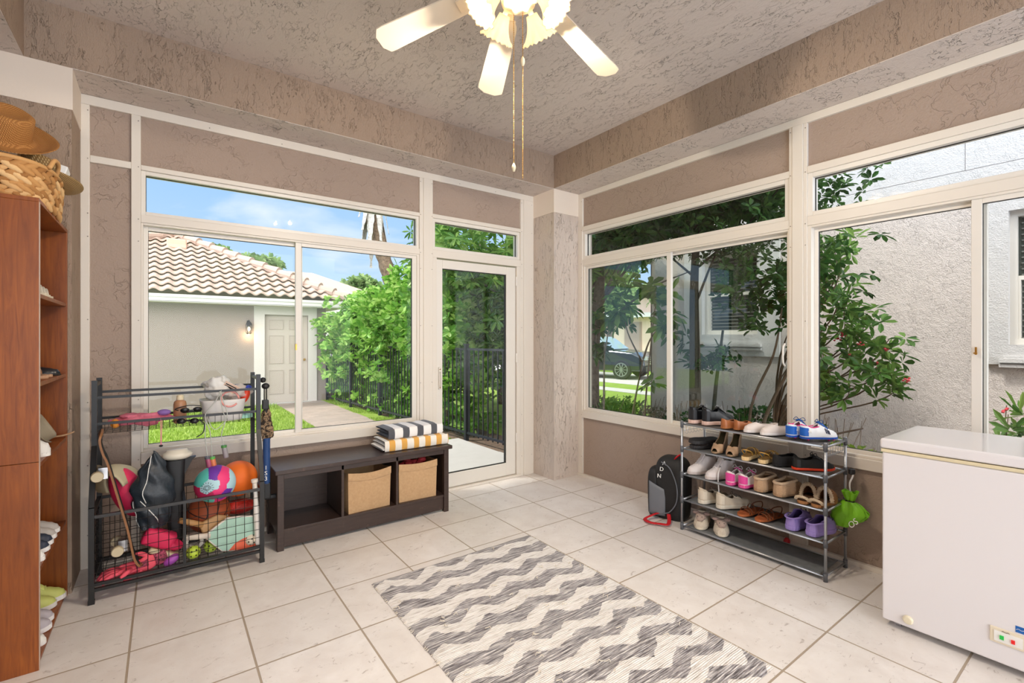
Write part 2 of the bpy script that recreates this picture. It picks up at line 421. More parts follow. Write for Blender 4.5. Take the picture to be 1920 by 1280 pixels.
# garden window: transom + two sashes
window(1, 'x', -.118, 1.80, 2.172, 2.455, .024, 3.83, 3.90, 3.862, 'long fixed transom pane above the garden slider', M_glassA)
batten('cream rail under the garden transom', [(-.118, 1.80, Y0+.002, Y1, 2.122, 2.172)])
def slider(n, axis, a0, amid, a1, fr, out, lab, gm, zt=2.122, zb=.662, first_in=False):
    t = MB()
    # outer frame
    rect_frame(t, axis, a0, a1, zb, zt, .012, .022, .016, .014, fr, fr+.085)
    t = t.build('window_%d' % n, M_trim, bevel=.002); struct(t, lab)
    d = fr+.012; e = fr+.045
    lo, hi = (a0+.010, amid+.028), (amid-.028, a1-.020)
    ins, ous = (lo, hi) if first_in else (hi, lo)
    for (s, (p, q), dd) in (('sliding_sash', ins, d), ('fixed_sash', ous, e)):
        w = .042 if s == 'sliding_sash' else .026
        f = rect_frame(MB(), axis, p, q, zb+.012, zt-.010, w, w, .026, .03, dd, dd+.028).build(s, M_sash, t, bevel=.002)
        b = MB()
        if axis == 'x': b.box(p+w-.002, q-w+.002, dd+.012, dd+.016, zb+.036, zt-.038)
        else: b.box(dd+.012, dd+.016, p+w-.002, q-w+.002, zb+.036, zt-.038)
        b.build('pane', gm, f)
        rect_frame(MB(), axis, p+w-.002, q-w+.002, zb+.036, zt-.038, .004, .004, .004, .004, dd+.006, dd+.022).build('gasket', M_gasket, f)
    return t
win = slider(2, 'x', -.118, .825, 1.80, 3.822, 1, 'two pane slider looking onto the lawn', M_glassA)
MB().box(.79, .80, 3.80, 3.83, 1.30, 1.345).build('latch', M_brass, win)
# side window one (looks at the trees) and two (looks at the neighbour's wall)
window(3, 'y', 1.474, 3.436, 2.185, 2.468, .03, 3.41, 3.49, 3.45, 'transom pane above the tree-side slider', M_glass)
batten('cream rails under the side transoms', [(X0+.002, X1, 1.474, 3.436, 2.125, 2.185), (X0+.002, X1, -.30, 1.362, 2.125, 2.185)])
w4 = slider(4, 'y', 1.474, 2.44, 3.436, 3.408, 1, 'two pane slider looking at the side yard trees', M_glassg, zt=2.125)
MB().tube(bez([(3.40, 1.500, 1.20), (3.375, 1.500, 1.23), (3.375, 1.500, 1.32), (3.40, 1.500, 1.35)]), .006).build('pull_handle', M_sash, w4)
window(5, 'y', -.30, 1.362, 2.185, 2.468, .03, 3.41, 3.49, 3.45, 'transom pane above the slider behind the freezer', M_glass)
w6 = slider(6, 'y', -.30, .553, 1.362, 3.408, 1, 'two pane slider behind the white freezer', M_glass, zt=2.125, first_in=True)
MB().box(3.398, 3.41, .556, .564, 1.30, 1.34).box(3.385, 3.40, .553, .567, 1.305, 1.312).build('latch', M_brass, w6)
# door transom + glazed door
window(7, 'x', 1.927, 2.908, 2.18, 2.462, .03, 3.83, 3.90, 3.862, 'transom pane above the glass door', M_glass)
batten('cream rail between transom and door', [(1.927, 2.908, Y0+.002, Y1, 2.112, 2.18)])
fr = MB().box(1.927, 1.972, 3.815, 3.93, .02, 2.112).box(2.86, 2.908, 3.815, 3.93, .02, 2.112).box(1.927, 2.908, 3.808, 3.93, 0, .022)
batten('cream door jambs and threshold', [(1.927, 1.968, 3.815, 3.93, .02, 2.112), (2.862, 2.908, 3.815, 3.93, .02, 2.112), (1.927, 2.908, 3.806, 3.93, 0, .022)])
dr = rect_frame(MB(), 'x', 1.972, 2.858, .026, 2.10, .062, .112, .125, .078, 3.835, 3.875).build('door_1', M_sash, bevel=.003); struct(dr, 'white framed full glass door to the side yard')
MB().box(2.03, 2.75, 3.853, 3.858, .147, 2.03).build('pane', M_glass, dr)
rect_frame(MB(), 'x', 2.032, 2.748, .149, 2.024, .006, .012, .008, .008, 3.845, 3.866).build('gasket', M_gasket, dr)
h = MB().bbox(1.990, 2.012, 3.818, 3.836, .93, 1.13, .004).tube(bez([(2.0, 3.822, .95), (2.0, 3.795, .97), (2.0, 3.795, 1.07), (2.0, 3.822, 1.09)]), .005)
h.build('door_handle', M_sash, dr, smooth=False)
MB().ball((2.001, 3.817, 1.11), .006, 10, 6).ball((2.001, 3.817, .945), .006, 10, 6).build('lock_cylinder', M_brass, dr)
for z in (.35, 1.15, 1.92):
    MB().tube([(2.862, 3.826, z), (2.862, 3.826, z+.09)], .009, 10).build('hinge', M_sash, dr)
# ================================================================== CEILING FAN
M_fanw = mat('cream_fan_enamel', 'e8dac4', .35)
def shade_mat():
    m = bpy.data.materials.new('lit_frosted_glass'); m.use_nodes = True; g = G(m.node_tree); g.n.clear()
    t = g.node('ShaderNodeBsdfTranslucent'); t.inputs[0].default_value = (1, .9, .7, 1)
    d = g.node('ShaderNodeBsdfPrincipled'); d.inputs['Base Color'].default_value = (.9, .78, .5, 1); d.inputs['Roughness'].default_value = .25
    d.inputs['Emission Color'].default_value = (1, .80, .48, 1); d.inputs['Emission Strength'].default_value = .4
    mx = g.node('ShaderNodeMixShader', i_0=.22); g.l.new(d.outputs[0], mx.inputs[1]); g.l.new(t.outputs[0], mx.inputs[2])
    o = g.node('ShaderNodeOutputMaterial'); g.l.new(mx.outputs[0], o.inputs[0]); return m
M_shade = shade_mat()
M_bulb = mat('glowing_bulb', 'ffffff', .4, emit=((1, .86, .62, 1), 14))
FX, FY = 1.19, 1.576
fan = thing('ceiling_fan', 'cream ceiling fan with lit ruffled glass shades and pull chains hanging from the ceiling', 'ceiling fan', (FX, FY, 3.175))
MB().lathe([(.075, 0), (.075, -.02), (.05, -.06), (.02, -.07)], n=28).lathe([(.014, -.05), (.014, -.16)], n=12).build('canopy', M_fanw, fan, smooth=False)
MB().lathe([(.03, -.14), (.09, -.155), (.135, -.19), (.14, -.25), (.11, -.285), (.06, -.30)], n=32).build('motor_housing', M_fanw, fan, smooth=True)
MB().lathe([(.055, -.29), (.06, -.34), (.075, -.37), (.07, -.40), (.035, -.425), (.012, -.44)], n=28).build('light_fitter', M_fanw, fan, smooth=True)
for kx in range(6):
    a = R(127.1-60*kx)
    Mx = Matrix.Rotation(a, 4, 'Z')
    def bz(r): return -.291-.153*(r/.657)
    mb = MB(); N = 20; top = []; bot = []
    for i in range(N+1):
        u = i/N; r = .20+u*.457; wdt = .050+.018*u
        if u > .93: wdt *= math.sqrt(max(0, 1-((u-.93)/.078)**2))
        if u < .06: wdt *= .7+.3*(u/.06)
        top.append((r, wdt)); 
    vs = []
    for r, wd in top:
        for sg in (-1, 1):
            tilt = sg*wd*math.tan(R(10))
            for dz in (0, .006): vs.append((r, sg*wd, bz(r)+tilt+dz))
    fs = []
    for i in range(N):
        o = i*4; q = o+4
        fs += [(o, o+2, q+2, q), (o+1, q+1, q+3, o+3), (o, q, q+1, o+1), (o+2, o+3, q+3, q+2)]
    fs += [(0, 1, 3, 2), (N*4, N*4+2, N*4+3, N*4+1)]
    mb.add(vs, fs).xf(Mx); b = mb.build('blade', M_fanw, fan)
    br = MB().bar((.10, 0, -.27), (.20, 0, bz(.2)-.004), .05, .008).bar((.19, 0, bz(.2)-.004), (.27, 0, bz(.27)-.005), .07, .006).xf(Mx)
    br.build('blade_iron', M_fanw, b)
for kx in range(5):
    a = R(53.7+36+72*kx)
    ca, sa = math.cos(a), math.sin(a)
    T = Matrix.Translation((ca*.085, sa*.085, -.375)) @ Matrix.Rotation(a, 4, 'Z') @ Matrix.Rotation(R(-42), 4, 'Y')
    sh = MB()
    def prof(u, v):
        t = 2*PI*v; rr = .022+.022*u+.030*u**3
        rr += (.006*math.sin(10*t))*u**2
        return tuple(T @ Vector((rr*math.cos(t), rr*math.sin(t), -.02-.10*u+(.004*math.sin(20*t) if u > .9 else 0))))
    sh.grid(prof, 14, 80)
    s_ = sh.build('glass_shade', M_shade, fan, smooth=True, solid=.002, weld=True)
    MB().tube([(ca*.03, sa*.03, -.36), (ca*.06, sa*.06, -.355), tuple(T @ Vector((0, 0, -.025)))], .011, 10).build('lamp_arm', M_fanw, fan, smooth=True)
    MB().ball(tuple(T @ Vector((0, 0, -.050))), (.015, .015, .020), 14, 10).build('bulb', M_bulb, s_, smooth=True)
    L = bpy.data.lights.new('fan_bulb_light', 'POINT'); L.energy = LAMPW; L.shadow_soft_size = .015; L.color = (1, .87, .72)
    lo = bpy.data.objects.new('fan_bulb_light', L); C.objects.link(lo); lo.location = Vector((FX, FY, 3.175))+T @ Vector((0, 0, -.088))
def chain(mb, x, y, z0, z1):
    n = int((z0-z1)/.0075)
    for i in range(n): mb.ball((x, y, z0-(z0-z1)*i/n), .0024, 6, 4)
    mb.tube([(x, y, z0), (x, y, z1)], .0008, 4)
mb = MB(); chain(mb, -.030, -.008, -.42, -1.075); mb.build('pull_chain', M_brass, fan, smooth=True)
mb = MB(); chain(mb, .012, -.014, -.42, -1.13); mb.build('pull_chain', M_brass, fan, smooth=True)
M_porc = mat('cream_ceramic', 'f1e2bd', .25)
MB().lathe([(.002, 0), (.008, -.012), (.009, -.022), (.005, -.034), (.001, -.036)], (-.030, -.008, -1.07), 12).build('pull_bob', M_porc, fan, smooth=True)
MB().lathe([(.003, 0), (.009, -.012), (.010, -.024), (.006, -.038), (.001, -.042)], (.012, -.014, -.62), 12).build('pull_bob', M_porc, fan, smooth=True)

# ================================================================== CHEST FREEZER
M_frz = mat('white_freezer_enamel', 'e6e3e5', .22, coat=.3, bump=(220, .03, .001))
M_gum = mat('cream_rubber_seal', 'ded1ae', .6)
fz = thing('chest_freezer', 'white chest freezer with a cream seal and small control panel below the side window', 'freezer', (2.80, .79, 0))
def fb(mb, x0, x1, y0, y1, z0, z1, r): return mb.bbox(x0, x1, y0, y1, z0, z1, r, 3)
fb(MB(), 0, .55, -1.02, 0, .034, .838, .008).build('body', M_frz, fz)
MB().box(-.004, .555, -1.024, .004, .838, .853).build('seal', M_gum, fz, bevel=.003)
fb(MB(), -.006, .575, -1.03, .008, .856, .903, .011).build('lid', M_frz, fz)
for cx, cy in ((.06, -.05), (.06, -.95), (.5, -.05), (.5, -.95)):
    MB().tube([(cx, cy-.012, .018), (cx, cy+.012, .018)], .018, 14).box(cx-.01, cx+.01, cy-.015, cy+.015, .018, .036).build('caster', M_chrome, fz)
MB().lathe([(.020, 0), (.020, -.006), (.016, -.012), (.012, -.013)], (0, -.10, .072), 20, 'x').build('drain_plug', mat('ivory_plastic', 'e9dfc4', .4), fz)
pn = MB().bbox(-.006, .002, -.62, -.372, .118, .182, .003).build('control_panel', mat('ivory_panel', 'e8ddc6', .4), fz)
MB().box(-.0085, -.006, -.468, -.385, .128, .170).build('switch_bezel', M_white, pn)
MB().box(-.012, -.008, -.414, -.402, .140, .156).build('green_switch', mat('lit_green_switch', '0c8a2c', .3, emit=((.02, .6, .1, 1), .3)), pn, label='green rocker switch')
MB().box(-.012, -.008, -.446, -.435, .138, .153).build('red_switch', mat('lit_red_switch', 'c01414', .3, emit=((.7, .02, .02, 1), .3)), pn, label='red rocker switch')
mb = MB(); mb.tube(bez([(-.0088, -.408+i*-.0045, .1735+.0018*math.sin(i*1.9)-i*.0001) for i in range(6)], 5), .0009, 5); mb.build('panel_script', mat('dark_print', '3b2c1c', .6), pn)
MB().lathe([(.024, 0), (.024, -.002), (.0225, -.002), (.0225, 0)], (-.0065, -.515, .150), 32, 'x', cap=False).lathe([(.018, 0), (.017, -.012), (.001, -.012)], (-.0065, -.515, .150), 24, 'x').build('thermostat_knob', mat('bronze_print', '7a6648', .5), pn)
bs = MB().box(-.0012, 0, -.476, -.446, .188, .214).build('blue_sticker', mat('blue_sticker', '0f5fae', .4), fz, label='small blue efficiency sticker')
MB().tube(bez([(-.0016, -.448, .199), (-.0016, -.455, .203), (-.0016, -.463, .200), (-.0016, -.474, .204)], 5), .0008, 4).build('sticker_wave', M_white, bs)

# ================================================================== STORAGE BENCH + BINS + TOWELS
def wood_dark():
    m = bpy.data.materials.new('espresso_wood'); m.use_nodes = True; g = G(m.node_tree); b = g.n['Principled BSDF']
    n = g.noise(g.coord('Object', scale=(1.2, 14, 14)), 6, 5, .6, .6)
    sc_ = g.ramp(g.noise(g.coord('Object', scale=(1, 1, 1)), 22, 5, .75), [(.60, 0.0), (.72, 1.0)])
    c = g.mix(n, '2a1e1b', '4a3932'); c = g.mix(g.m('MULTIPLY', sc_, .35), c, '7b6458')
    g.l.new(c, b.inputs['Base Color']); b.inputs['Roughness'].default_value = .33
    g.l.new(g.bump(n, .15, .003), b.inputs['Normal']); return m
M_esp = wood_dark()
bn = thing('storage_bench', 'dark espresso storage bench with three cubbies below the garden window', 'bench', (1.23, 3.58, 0))
def BW(name, *bx, **k):
    mb = MB()
    for q in bx: mb.box(*q)
    return mb.build(name, M_esp, bn, world=True, bevel=k.get('bevel', .002), label=k.get('label'))
BW('bench_top', (.578, 1.874, 3.362, 3.79, .500, .528), bevel=.004)
for x0, x1 in ((.592, .632), (1.806, 1.846)):
    BW('leg', (x0, x1, 3.375, 3.415, 0, .5)); BW('leg', (x0, x1, 3.735, 3.775, 0, .5))
for x0, x1 in ((.598, .616), (1.820, 1.838)):
    mb = MB(); pts = [(3.41, 0), (3.43, .06), (3.47, .105), (3.68, .105), (3.72, .06), (3.74, 0), (3.74, .5), (3.41, .5)]
    mb.prism(pts, x0, x1, 'x'); mb.build('side_panel', M_esp, bn, world=True)
BW('apron', (.632, 1.806, 3.383, 3.40, .465, .5)); BW('kick_rail', (.632, 1.806, 3.392, 3.41, .018, .130))
BW('cubby_floor', (.616, 1.82, 3.385, 3.75, .118, .136)); BW('back_panel', (.616, 1.82, 3.75, 3.76, .1, .5))
BW('divider', (1.002, 1.020, 3.383, 3.75, .136, .5)); BW('divider', (1.405, 1.422, 3.383, 3.75, .136, .5))
M_bin = mat('tan_woven_fabric', 'c3a078', .85, var=(60, lin('b08c64'), .5), bump=(260, .25, .002))
def fabric_bin(cx, w, sag, lean):
    h, d = .292, .30
    t = thing('fabric_bin', '', 'storage bin', (cx, 3.56, .1365), lean)
    mb = MB()
    def side(p0, p1, nx):
        def fn(u, v):
            x = p0[0]+(p1[0]-p0[0])*u; y = p0[1]+(p1[1]-p0[1])*u
            bl = .012*math.sin(PI*u)*math.sin(PI*v); fl = 1+.04*v
            z = v*h - sag*math.sin(PI*u)*v**3
            return ((x+nx[0]*bl)*fl, (y+nx[1]*bl)*fl, z)
        mb.grid(fn, 12, 10)
    a, b = w/2, d/2
    side((-a, -b), (a, -b), (0, -1)); side((a, -b), (a, b), (1, 0)); side((a, b), (-a, b), (0, 1)); side((-a, b), (-a, -b), (-1, 0))
    mb.box(-a, a, -b, b, 0, .004)
    mb.build('bin_body', M_bin, t, smooth=False, solid=.004)
    mb = MB()
    def fn(u, v):
        x = (-a+2*a*u)*(1.04); z = h-.052*(1-v)-sag*math.sin(PI*u); return (x, -b*1.04-.006-.011*math.sin(PI*u)*math.sin(PI*.85), z+.002)
    mb.grid(fn, 12, 2); mb.build('folded_cuff', M_bin, t, solid=.003)
    return t
b1 = fabric_bin(1.205, .312, .018, R(3)); b1['label'] = 'tan fabric storage bin in the middle cubby of the dark bench'
b2 = fabric_bin(1.600, .305, .012, R(-2)); b2['label'] = 'tan fabric storage bin in the right cubby of the dark bench, with red stuff inside'
for o in (b1, b2): o['group'] = 'tan bins in the bench cubbies'
M_red = mat('crumpled_red_cloth', 'a2262c', .7, bump=(30, .6, .02))
mb = MB()
random.seed(4)
for i in range(9): mb.ball((1.50+.025*i, 3.53+random.uniform(-.04, .05), .395+random.uniform(-.01, .018)), (.035, .03, .025), 12, 8)
tag(mb.build('scarf', M_red, None, smooth=True), 'crumpled dark red cloth peeking out of the right tan bin', 'cloth')

def stripes(name, c1, c2, period, duty, off, coord=(1, 0, 0)):
    m = bpy.data.materials.new(name); m.use_nodes = True; g = G(m.node_tree); b = g.n['Principled BSDF']
    x = g.xyz(g.coord('Object'))[0]
    wob = g.m('MULTIPLY', g.noise(g.coord('Object'), 8, 2), .008)
    f = g.m('FRACT', g.m('DIVIDE', g.m('ADD', g.m('ADD', x, off+10*period), wob), period))
    k = g.m('LESS_THAN', f, duty)
    g.l.new(g.mix(k, c1, c2), b.inputs['Base Color']); b.inputs['Roughness'].default_value = .95; b.inputs['Sheen Weight'].default_value = .3
    g.l.new(g.bump(g.noise(g.coord('Object'), 180, 3), .6, .004), b.inputs['Normal']); return m
def towel(name, x0, x1, y0, y1, z0, z1, m, lab, seed, rz):
    t = thing(name, lab, 'towel', ((x0+x1)/2, (y0+y1)/2, z0), rz, 'striped towels on the bench')
    a, b, h = (x1-x0)/2, (y1-y0)/2, z1-z0; layers = 3; random.seed(seed)
    mb = MB()
    for l in range(layers):
        c = h*(l+.5)/layers; hh = h/layers*.54; ins = .004*l; sh = random.uniform(-.008, .008)
        def fn(u, v):
            t_ = 2*PI*v; e = .38
            cy = math.copysign(abs(math.cos(t_))**.42, math.cos(t_)); sz = math.copysign(abs(math.sin(t_))**.8, math.sin(t_))
            k_ = min(1, (min(u, 1-u)*14)**.5) if 0 < u < 1 else .35
            wv = .004*math.sin(u*17+l*2+seed)+.003*math.sin(u*41+l)
            return ((-a+ins+2*(a-ins)*u)+sh, (b-ins)*cy*(.96+.04*k_)+wv, c+hh*sz*k_+wv*.5)
        mb.grid(fn, 40, 28)
    # rolled fold wrapping the front edge
    def fr(u, v):
        t_ = PI*(-.5+v); return (-a*.985+2*a*.985*u, -b-.012*math.cos(t_)+.003*math.sin(u*23+seed)+.004, h*.5+h*.47*math.sin(t_))
    mb.grid(fr, 40, 12)
    mb.build('folded_cloth', m, t, smooth=True)
    return t
M_ytow = stripes('amber_striped_towelling', 'f1ebe0', 'e3ab55', .098, .46, .03)
M_gtow = stripes('charcoal_striped_towelling', 'f4f1ee', '55565c', .122, .42, -.012)
towel('folded_towel', 1.335, 1.872, 3.43, 3.72, .529, .615, M_ytow, 'amber and white striped towel folded on the bench, under the charcoal one', 1, R(-1))
towel('folded_towel', 1.365, 1.838, 3.46, 3.71, .616, .698, M_gtow, 'charcoal and white striped towel folded on top of the amber one', 2, R(1.5))

# ================================================================== BOOKCASE
def wood_red():
    m = bpy.data.materials.new('cherry_veneer'); m.use_nodes = True; g = G(m.node_tree); b = g.n['Principled BSDF']
    n = g.noise(g.coord('Object', scale=(9, 9, .7)), 5, 6, .6, 1.2); n2 = g.noise(g.coord('Object', scale=(1, 1, .5)), 5, 3, .6, .5)
    c = g.mix(g.ramp(n, [(.3, 0.0), (.7, 1.0)]), '7a3c12', 'a45a1f'); c = g.mix(g.m('MULTIPLY', g.ramp(n2, [(.4, 0.0), (.7, 1.0)]), .5), c, '6c3410')
    g.l.new(c, b.inputs['Base Color']); b.inputs['Roughness'].default_value = .38; g.l.new(g.bump(n, .08, .002), b.inputs['Normal']); return m
M_cher = wood_red()
M_edge = mat('cherry_edge_band', 'a8663a', .35)
bk = thing('bookcase', 'tall cherry brown bookcase used for shoes at the left edge', 'bookcase', (-.57, 3.12, 0))
def BB(name, *bx): 
    mb = MB()
    for q in bx: mb.box(*q)
    return mb.build(name, M_cher, bk, world=True, bevel=.0015)
BB('side_panel', (-.735, -.420, 2.760, 2.778, 0, .868), (-.735, -.420, 2.760, 2.778, .870, 1.953))
BB('side_panel', (-.735, -.420, 3.472, 3.490, 0, 1.953)); BB('back_panel', (-.742, -.736, 2.760, 3.490, 0, 1.95))
BB('top_board', (-.735, -.420, 2.760, 3.490, 1.953, 1.970))
for z in (.012, .392, .838, 1.18, 1.556): BB('shelf', (-.735, -.424, 2.778, 3.472, z, z+.018))
MB().box(-.420, -.4185, 2.760, 2.778, 0, 1.953).build('edge_band', mat('worn_pale_edge', 'c9b3a3', .3), bk, world=True)
# wicker basket + hats on top
M_wick = mat('seagrass_braid', 'c39a5e', .8, bump=(90, .4, .004))
g = G(M_wick.node_tree); ge_ = g.node('ShaderNodeNewGeometry'); g.l.new(g.ramp(ge_.outputs['Random Per Island'], [(0, '9c6a36'), (.5, 'c79459'), (1, 'e2bb85')]), g.n['Principled BSDF'].inputs['Base Color'])
wk = thing('wicker_basket', 'braided seagrass basket on top of the bookcase', 'basket', (-.60, 3.10, 1.971))
mb = MB(); random.seed(7)
Ax, Ay = .185, .285
for row in range(4):
    z = .020+row*.039; gr = 1+.015*row; n = 27
    for i in range(n):
        for sgn in (0, 1):
            t = 2*PI*(i+.5*sgn+.25*(row % 2))/n
            e = .7
            def sp(tt, o=0): return Vector(((Ax*gr+o)*math.copysign(abs(math.cos(tt))**e, math.cos(tt)), (Ay*gr+o)*math.copysign(abs(math.sin(tt))**e, math.sin(tt)), 0))
            p = sp(t, .004); q = sp(t+.19, .004); d = (q-p).normalized(); n_ = Vector((d.y, -d.x, 0))
            c = (p+q)/2+Vector((0, 0, z+(.010 if sgn else -.010)))
            rot = Matrix((d*math.cos(.55)+Vector((0, 0, math.sin(.55)*(1 if sgn else -1))), n_, (d.cross(n_)*math.cos(.55)).normalized())).transposed()
            s0 = len(mb.v); mb.ball((0, 0, 0), (.043, .011, .0135), 10, 6)
            A = d*math.cos(.5)+Vector((0, 0, (1 if sgn else -1)*math.sin(.5))); A.normalize(); Cc = A.cross(n_).normalized()
            Mm = Matrix((A, n_, Cc)).transposed().to_4x4(); Mm.translation = c; mb.xf(Mm, s0)
mb.build('braided_wall', M_wick, wk, smooth=True)
MB().grid(lambda u, v: (Ax*.985*math.copysign(abs(math.cos(2*PI*v))**.7, math.cos(2*PI*v)), Ay*.985*math.copysign(abs(math.sin(2*PI*v))**.7, math.sin(2*PI*v)), .16*u), 2, 60).build('gap_backing', mat('gap_shade_brown', '5a3a1e', .9), wk, smooth=True)  # added dark inner wall, shade between the braids put in as colour
mb = MB(); pts = [((Ax*1.07)*math.copysign(abs(math.cos(2*PI*i/60))**.7, math.cos(2*PI*i/60)), (Ay*1.07)*math.copysign(abs(math.sin(2*PI*i/60))**.7, math.sin(2*PI*i/60)), .165) for i in range(61)]
mb.tube(pts, .010, 8); mb.box(-.16, .16, -.25, .25, 0, .01); mb.build('rim', M_wick, wk, smooth=True)
mb = MB(); mb.tube(bez([(.19, -.20, .165), (.205, -.17, .21), (.205, -.08, .21), (.19, -.04, .165)], 8), .009, 8); mb.build('handle', M_wick, wk, smooth=True)
def straw(name, c1, c2, sc):
    m = bpy.data.materials.new(name); m.use_nodes = True; g = G(m.node_tree); b = g.n['Principled BSDF']
    wv = g.node('ShaderNodeTexWave', i_Scale=sc, i_Distortion=1.0); g.l.new(g.coord('Object', rot=(.5, .5, .6)), wv.inputs[0])
    w2 = g.node('ShaderNodeTexWave', i_Scale=sc, i_Distortion=1.0); g.l.new(g.coord('Object', rot=(.5, .5, 2.2)), w2.inputs[0])
    f = g.m('MULTIPLY', wv.outputs[1], w2.outputs[1]); g.l.new(g.mix(f, c1, c2), b.inputs['Base Color'])
    b.inputs['Roughness'].default_value = .75; g.l.new(g.bump(f, .6, .003), b.inputs['Normal']); return m
def hat(name, lab, loc, rot, r, brim, hh, m, pinch=.25):
    t = thing(name, lab, 'hat', loc, rot=rot)
    mb = MB(); N = 40
    prof = [(.0, hh*.86), (r*.45, hh*.9), (r*.78, hh), (r*.93, hh*.93), (r*.98, hh*.5), (r*1.03, .01), (r*1.2, 0), (brim*.8, .002), (brim, .018)]
    def fn(u, v):
        k_ = u*(len(prof)-1); i = min(int(k_), len(prof)-2); f = k_-i
        rr = prof[i][0]*(1-f)+prof[i+1][0]*f; z = prof[i][1]*(1-f)+prof[i+1][1]*f; t_ = 2*PI*v
        z += (.02*abs(math.cos(t_))**3 if u > .75 else 0)*((u-.75)*4 if u > .75 else 0)
        sy = 1.18; return (rr*math.cos(t_), rr*sy*math.sin(t_), z)
    mb.grid(fn, 32, N); mb.build('woven_straw', m, t, smooth=True, solid=.003, weld=True); return t
M_str1 = straw('toasted_straw', '96602a', 'dba25c', 60); M_str2 = straw('natural_straw', '8a6a3c', 'd8bd8c', 40)
hat('straw_hat', 'toasted brown straw fedora tilted on top of the basket', (-.57, 3.00, 2.275), (R(36), R(20), R(0)), .085, .175, .115, M_str1)
h2 = hat('straw_hat', 'pale natural straw hat behind the brown fedora on the basket', (-.50, 3.20, 2.150), (R(-6), R(14), R(0)), .085, .17, .10, M_str2)
MB().bbox(.055, .10, -.045, .045, .055, .10, .006).build('white_tag', mat('white_paper_tag', 'f0f0ee', .6), h2, label='white paper label')

# ================================================================== RUG
def rug_mat():
    m = bpy.data.materials.new('grey_white_chevron_weave'); m.use_nodes = True; g = G(m.node_tree); b = g.n['Principled BSDF']
    x, y, z = g.xyz(g.coord('Object'))
    wob = g.m('MULTIPLY', g.m('SUBTRACT', g.noise(g.coord('Object', scale=(1, 1, 1)), 5, 5), .5), .13)
    per = .275; u = g.m('FRACT', g.m('DIVIDE', g.m('ADD', x, 5.02), per))
    tri = g.m('SUBTRACT', g.m('MULTIPLY', g.m('ABSOLUTE', g.m('SUBTRACT', u, .5)), 4.0), 1.0)
    yy = g.m('ADD', g.m('ADD', y, wob), g.m('MULTIPLY', tri, .034))
    f = g.m('FRACT', g.m('DIVIDE', g.m('ADD', yy, .02+5), .176))
    thr = g.noise(g.coord('Object', scale=(5, 150, 1)), 1.0, 3, .7)
    thr2 = g.noise(g.coord('Object', scale=(9, 120, 1)), 1.0, 3, .7)
    edge = g.m('ADD', f, g.m('MULTIPLY', g.m('SUBTRACT', thr, .5), .16))
    k = g.m('LESS_THAN', edge, .52)
    gr = g.ramp(thr2, [(.36, '4f4a4c'), (.45, '8b8688'), (.54, 'b5b1b2'), (.63, 'e4e0dc')])
    wh = g.ramp(thr2, [(.34, 'b9b1a9'), (.44, 'e9e4de'), (.6, 'f8f5f1')])
    g.l.new(g.mix(k, wh, gr), b.inputs['Base Color']); b.inputs['Roughness'].default_value = .95; b.inputs['Sheen Weight'].default_value = .2
    h = g.m('ADD', g.m('MULTIPLY', g.m('SINE', g.m('MULTIPLY', y, 700.0)), .25), g.m('MULTIPLY', thr, 1.0))
    g.l.new(g.bump(h, .8, .006), b.inputs['Normal']); return m
rg = thing('woven_rug', 'grey and white chevron flat woven rug lying on the tiled floor', 'rug', (1.5, 1.78, 0))
mb = MB(); random.seed(2)
from mathutils import noise as mn
def rf(u, v, top=True):
    x = .935+1.13*u+.006*v; y = .955+1.665*v
    x += .006*mn.noise(Vector((v*7, 1, 0)))*(1 if u in (0, 1) else 0)
    e = min(u, 1-u, (1-v)*1.4, v*1.4)
    z = .007+.006*max(0, mn.noise(Vector((x*3.2, y*5.5, 3))))+.004*max(0, mn.noise(Vector((x*16, y*26, 0))))
    if e <= .0001: z = .0015
    return (x, y, z)
mb.grid(lambda u, v: rf(u, v), 150, 200); rb = mb.build('rug_body', rug_mat(), rg, world=True, smooth=True)
mb = MB()
for i in range(90):
    v = random.random(); sd_ = random.choice((0, 1)); x, y, _ = rf(sd_, v); dx = random.uniform(.003, .012)*(1 if sd_ else -1)
    mb.tube([(x-dx, y, .008), (x+dx*.6, y+random.uniform(-.004, .004), .004)], .002, 5)
for i in range(60):
    x, y = random.uniform(.96, 2.04), random.uniform(1.0, 2.58); a = random.uniform(0, 6.28); z = .014
    mb.tube(bez([(x, y, z-.006), (x+.006*math.cos(a), y+.006*math.sin(a), z+.006), (x+.016*math.cos(a), y+.012*math.sin(a), z+.002), (x+.026*math.cos(a+.5), y+.02*math.sin(a), z)], 4), .002, 5)
o = mb.build('frayed_threads', mat('ecru_thread', 'ddd4c4', .95), rg, world=True); o['kind'] = 'stuff'

# ================================================================== BACKPACK
M_blk = mat('black_nylon', '1b1b1c', .62, bump=(160, .2, .002)); M_gry = mat('grey_mesh_fabric', '71757c', .5, bump=(200, .3, .002)); M_strapr = mat('red_webbing', 'c4121d', .6, bump=(300, .2, .001))
bp = thing('backpack', 'black backpack with grey mesh pocket and red straps on the floor beside the shoe rack', 'backpack', (3.20, 2.235, 0), R(14))
def bpf(sx, sy, h, z0=0, cx=0, cy=0, nu=26, nv=36, ex=.55):
    mb = MB()
    def fn(u, v):
        t = 2*PI*v; ph = u
        z = z0+h*(1-(1-ph)**1.4) if ph < 1 else z0+h
        k_ = max(0, 1-max(0, (ph-.52)/.48)**2.3)**.5 if ph > .52 else 1-.10*(1-ph/.52)**2
        if ph < .03: k_ *= .85
        return (cx+sx*k_*math.copysign(abs(math.cos(t))**ex, math.cos(t))*(1 if math.cos(t) < 0 else 1), cy+sy*k_**.8*math.copysign(abs(math.sin(t))**ex, math.sin(t)), z)
    mb.grid(fn, nu, nv); return mb
bpf(.115, .125, .475).build('main_compartment', M_blk, bp, smooth=True, weld=True)
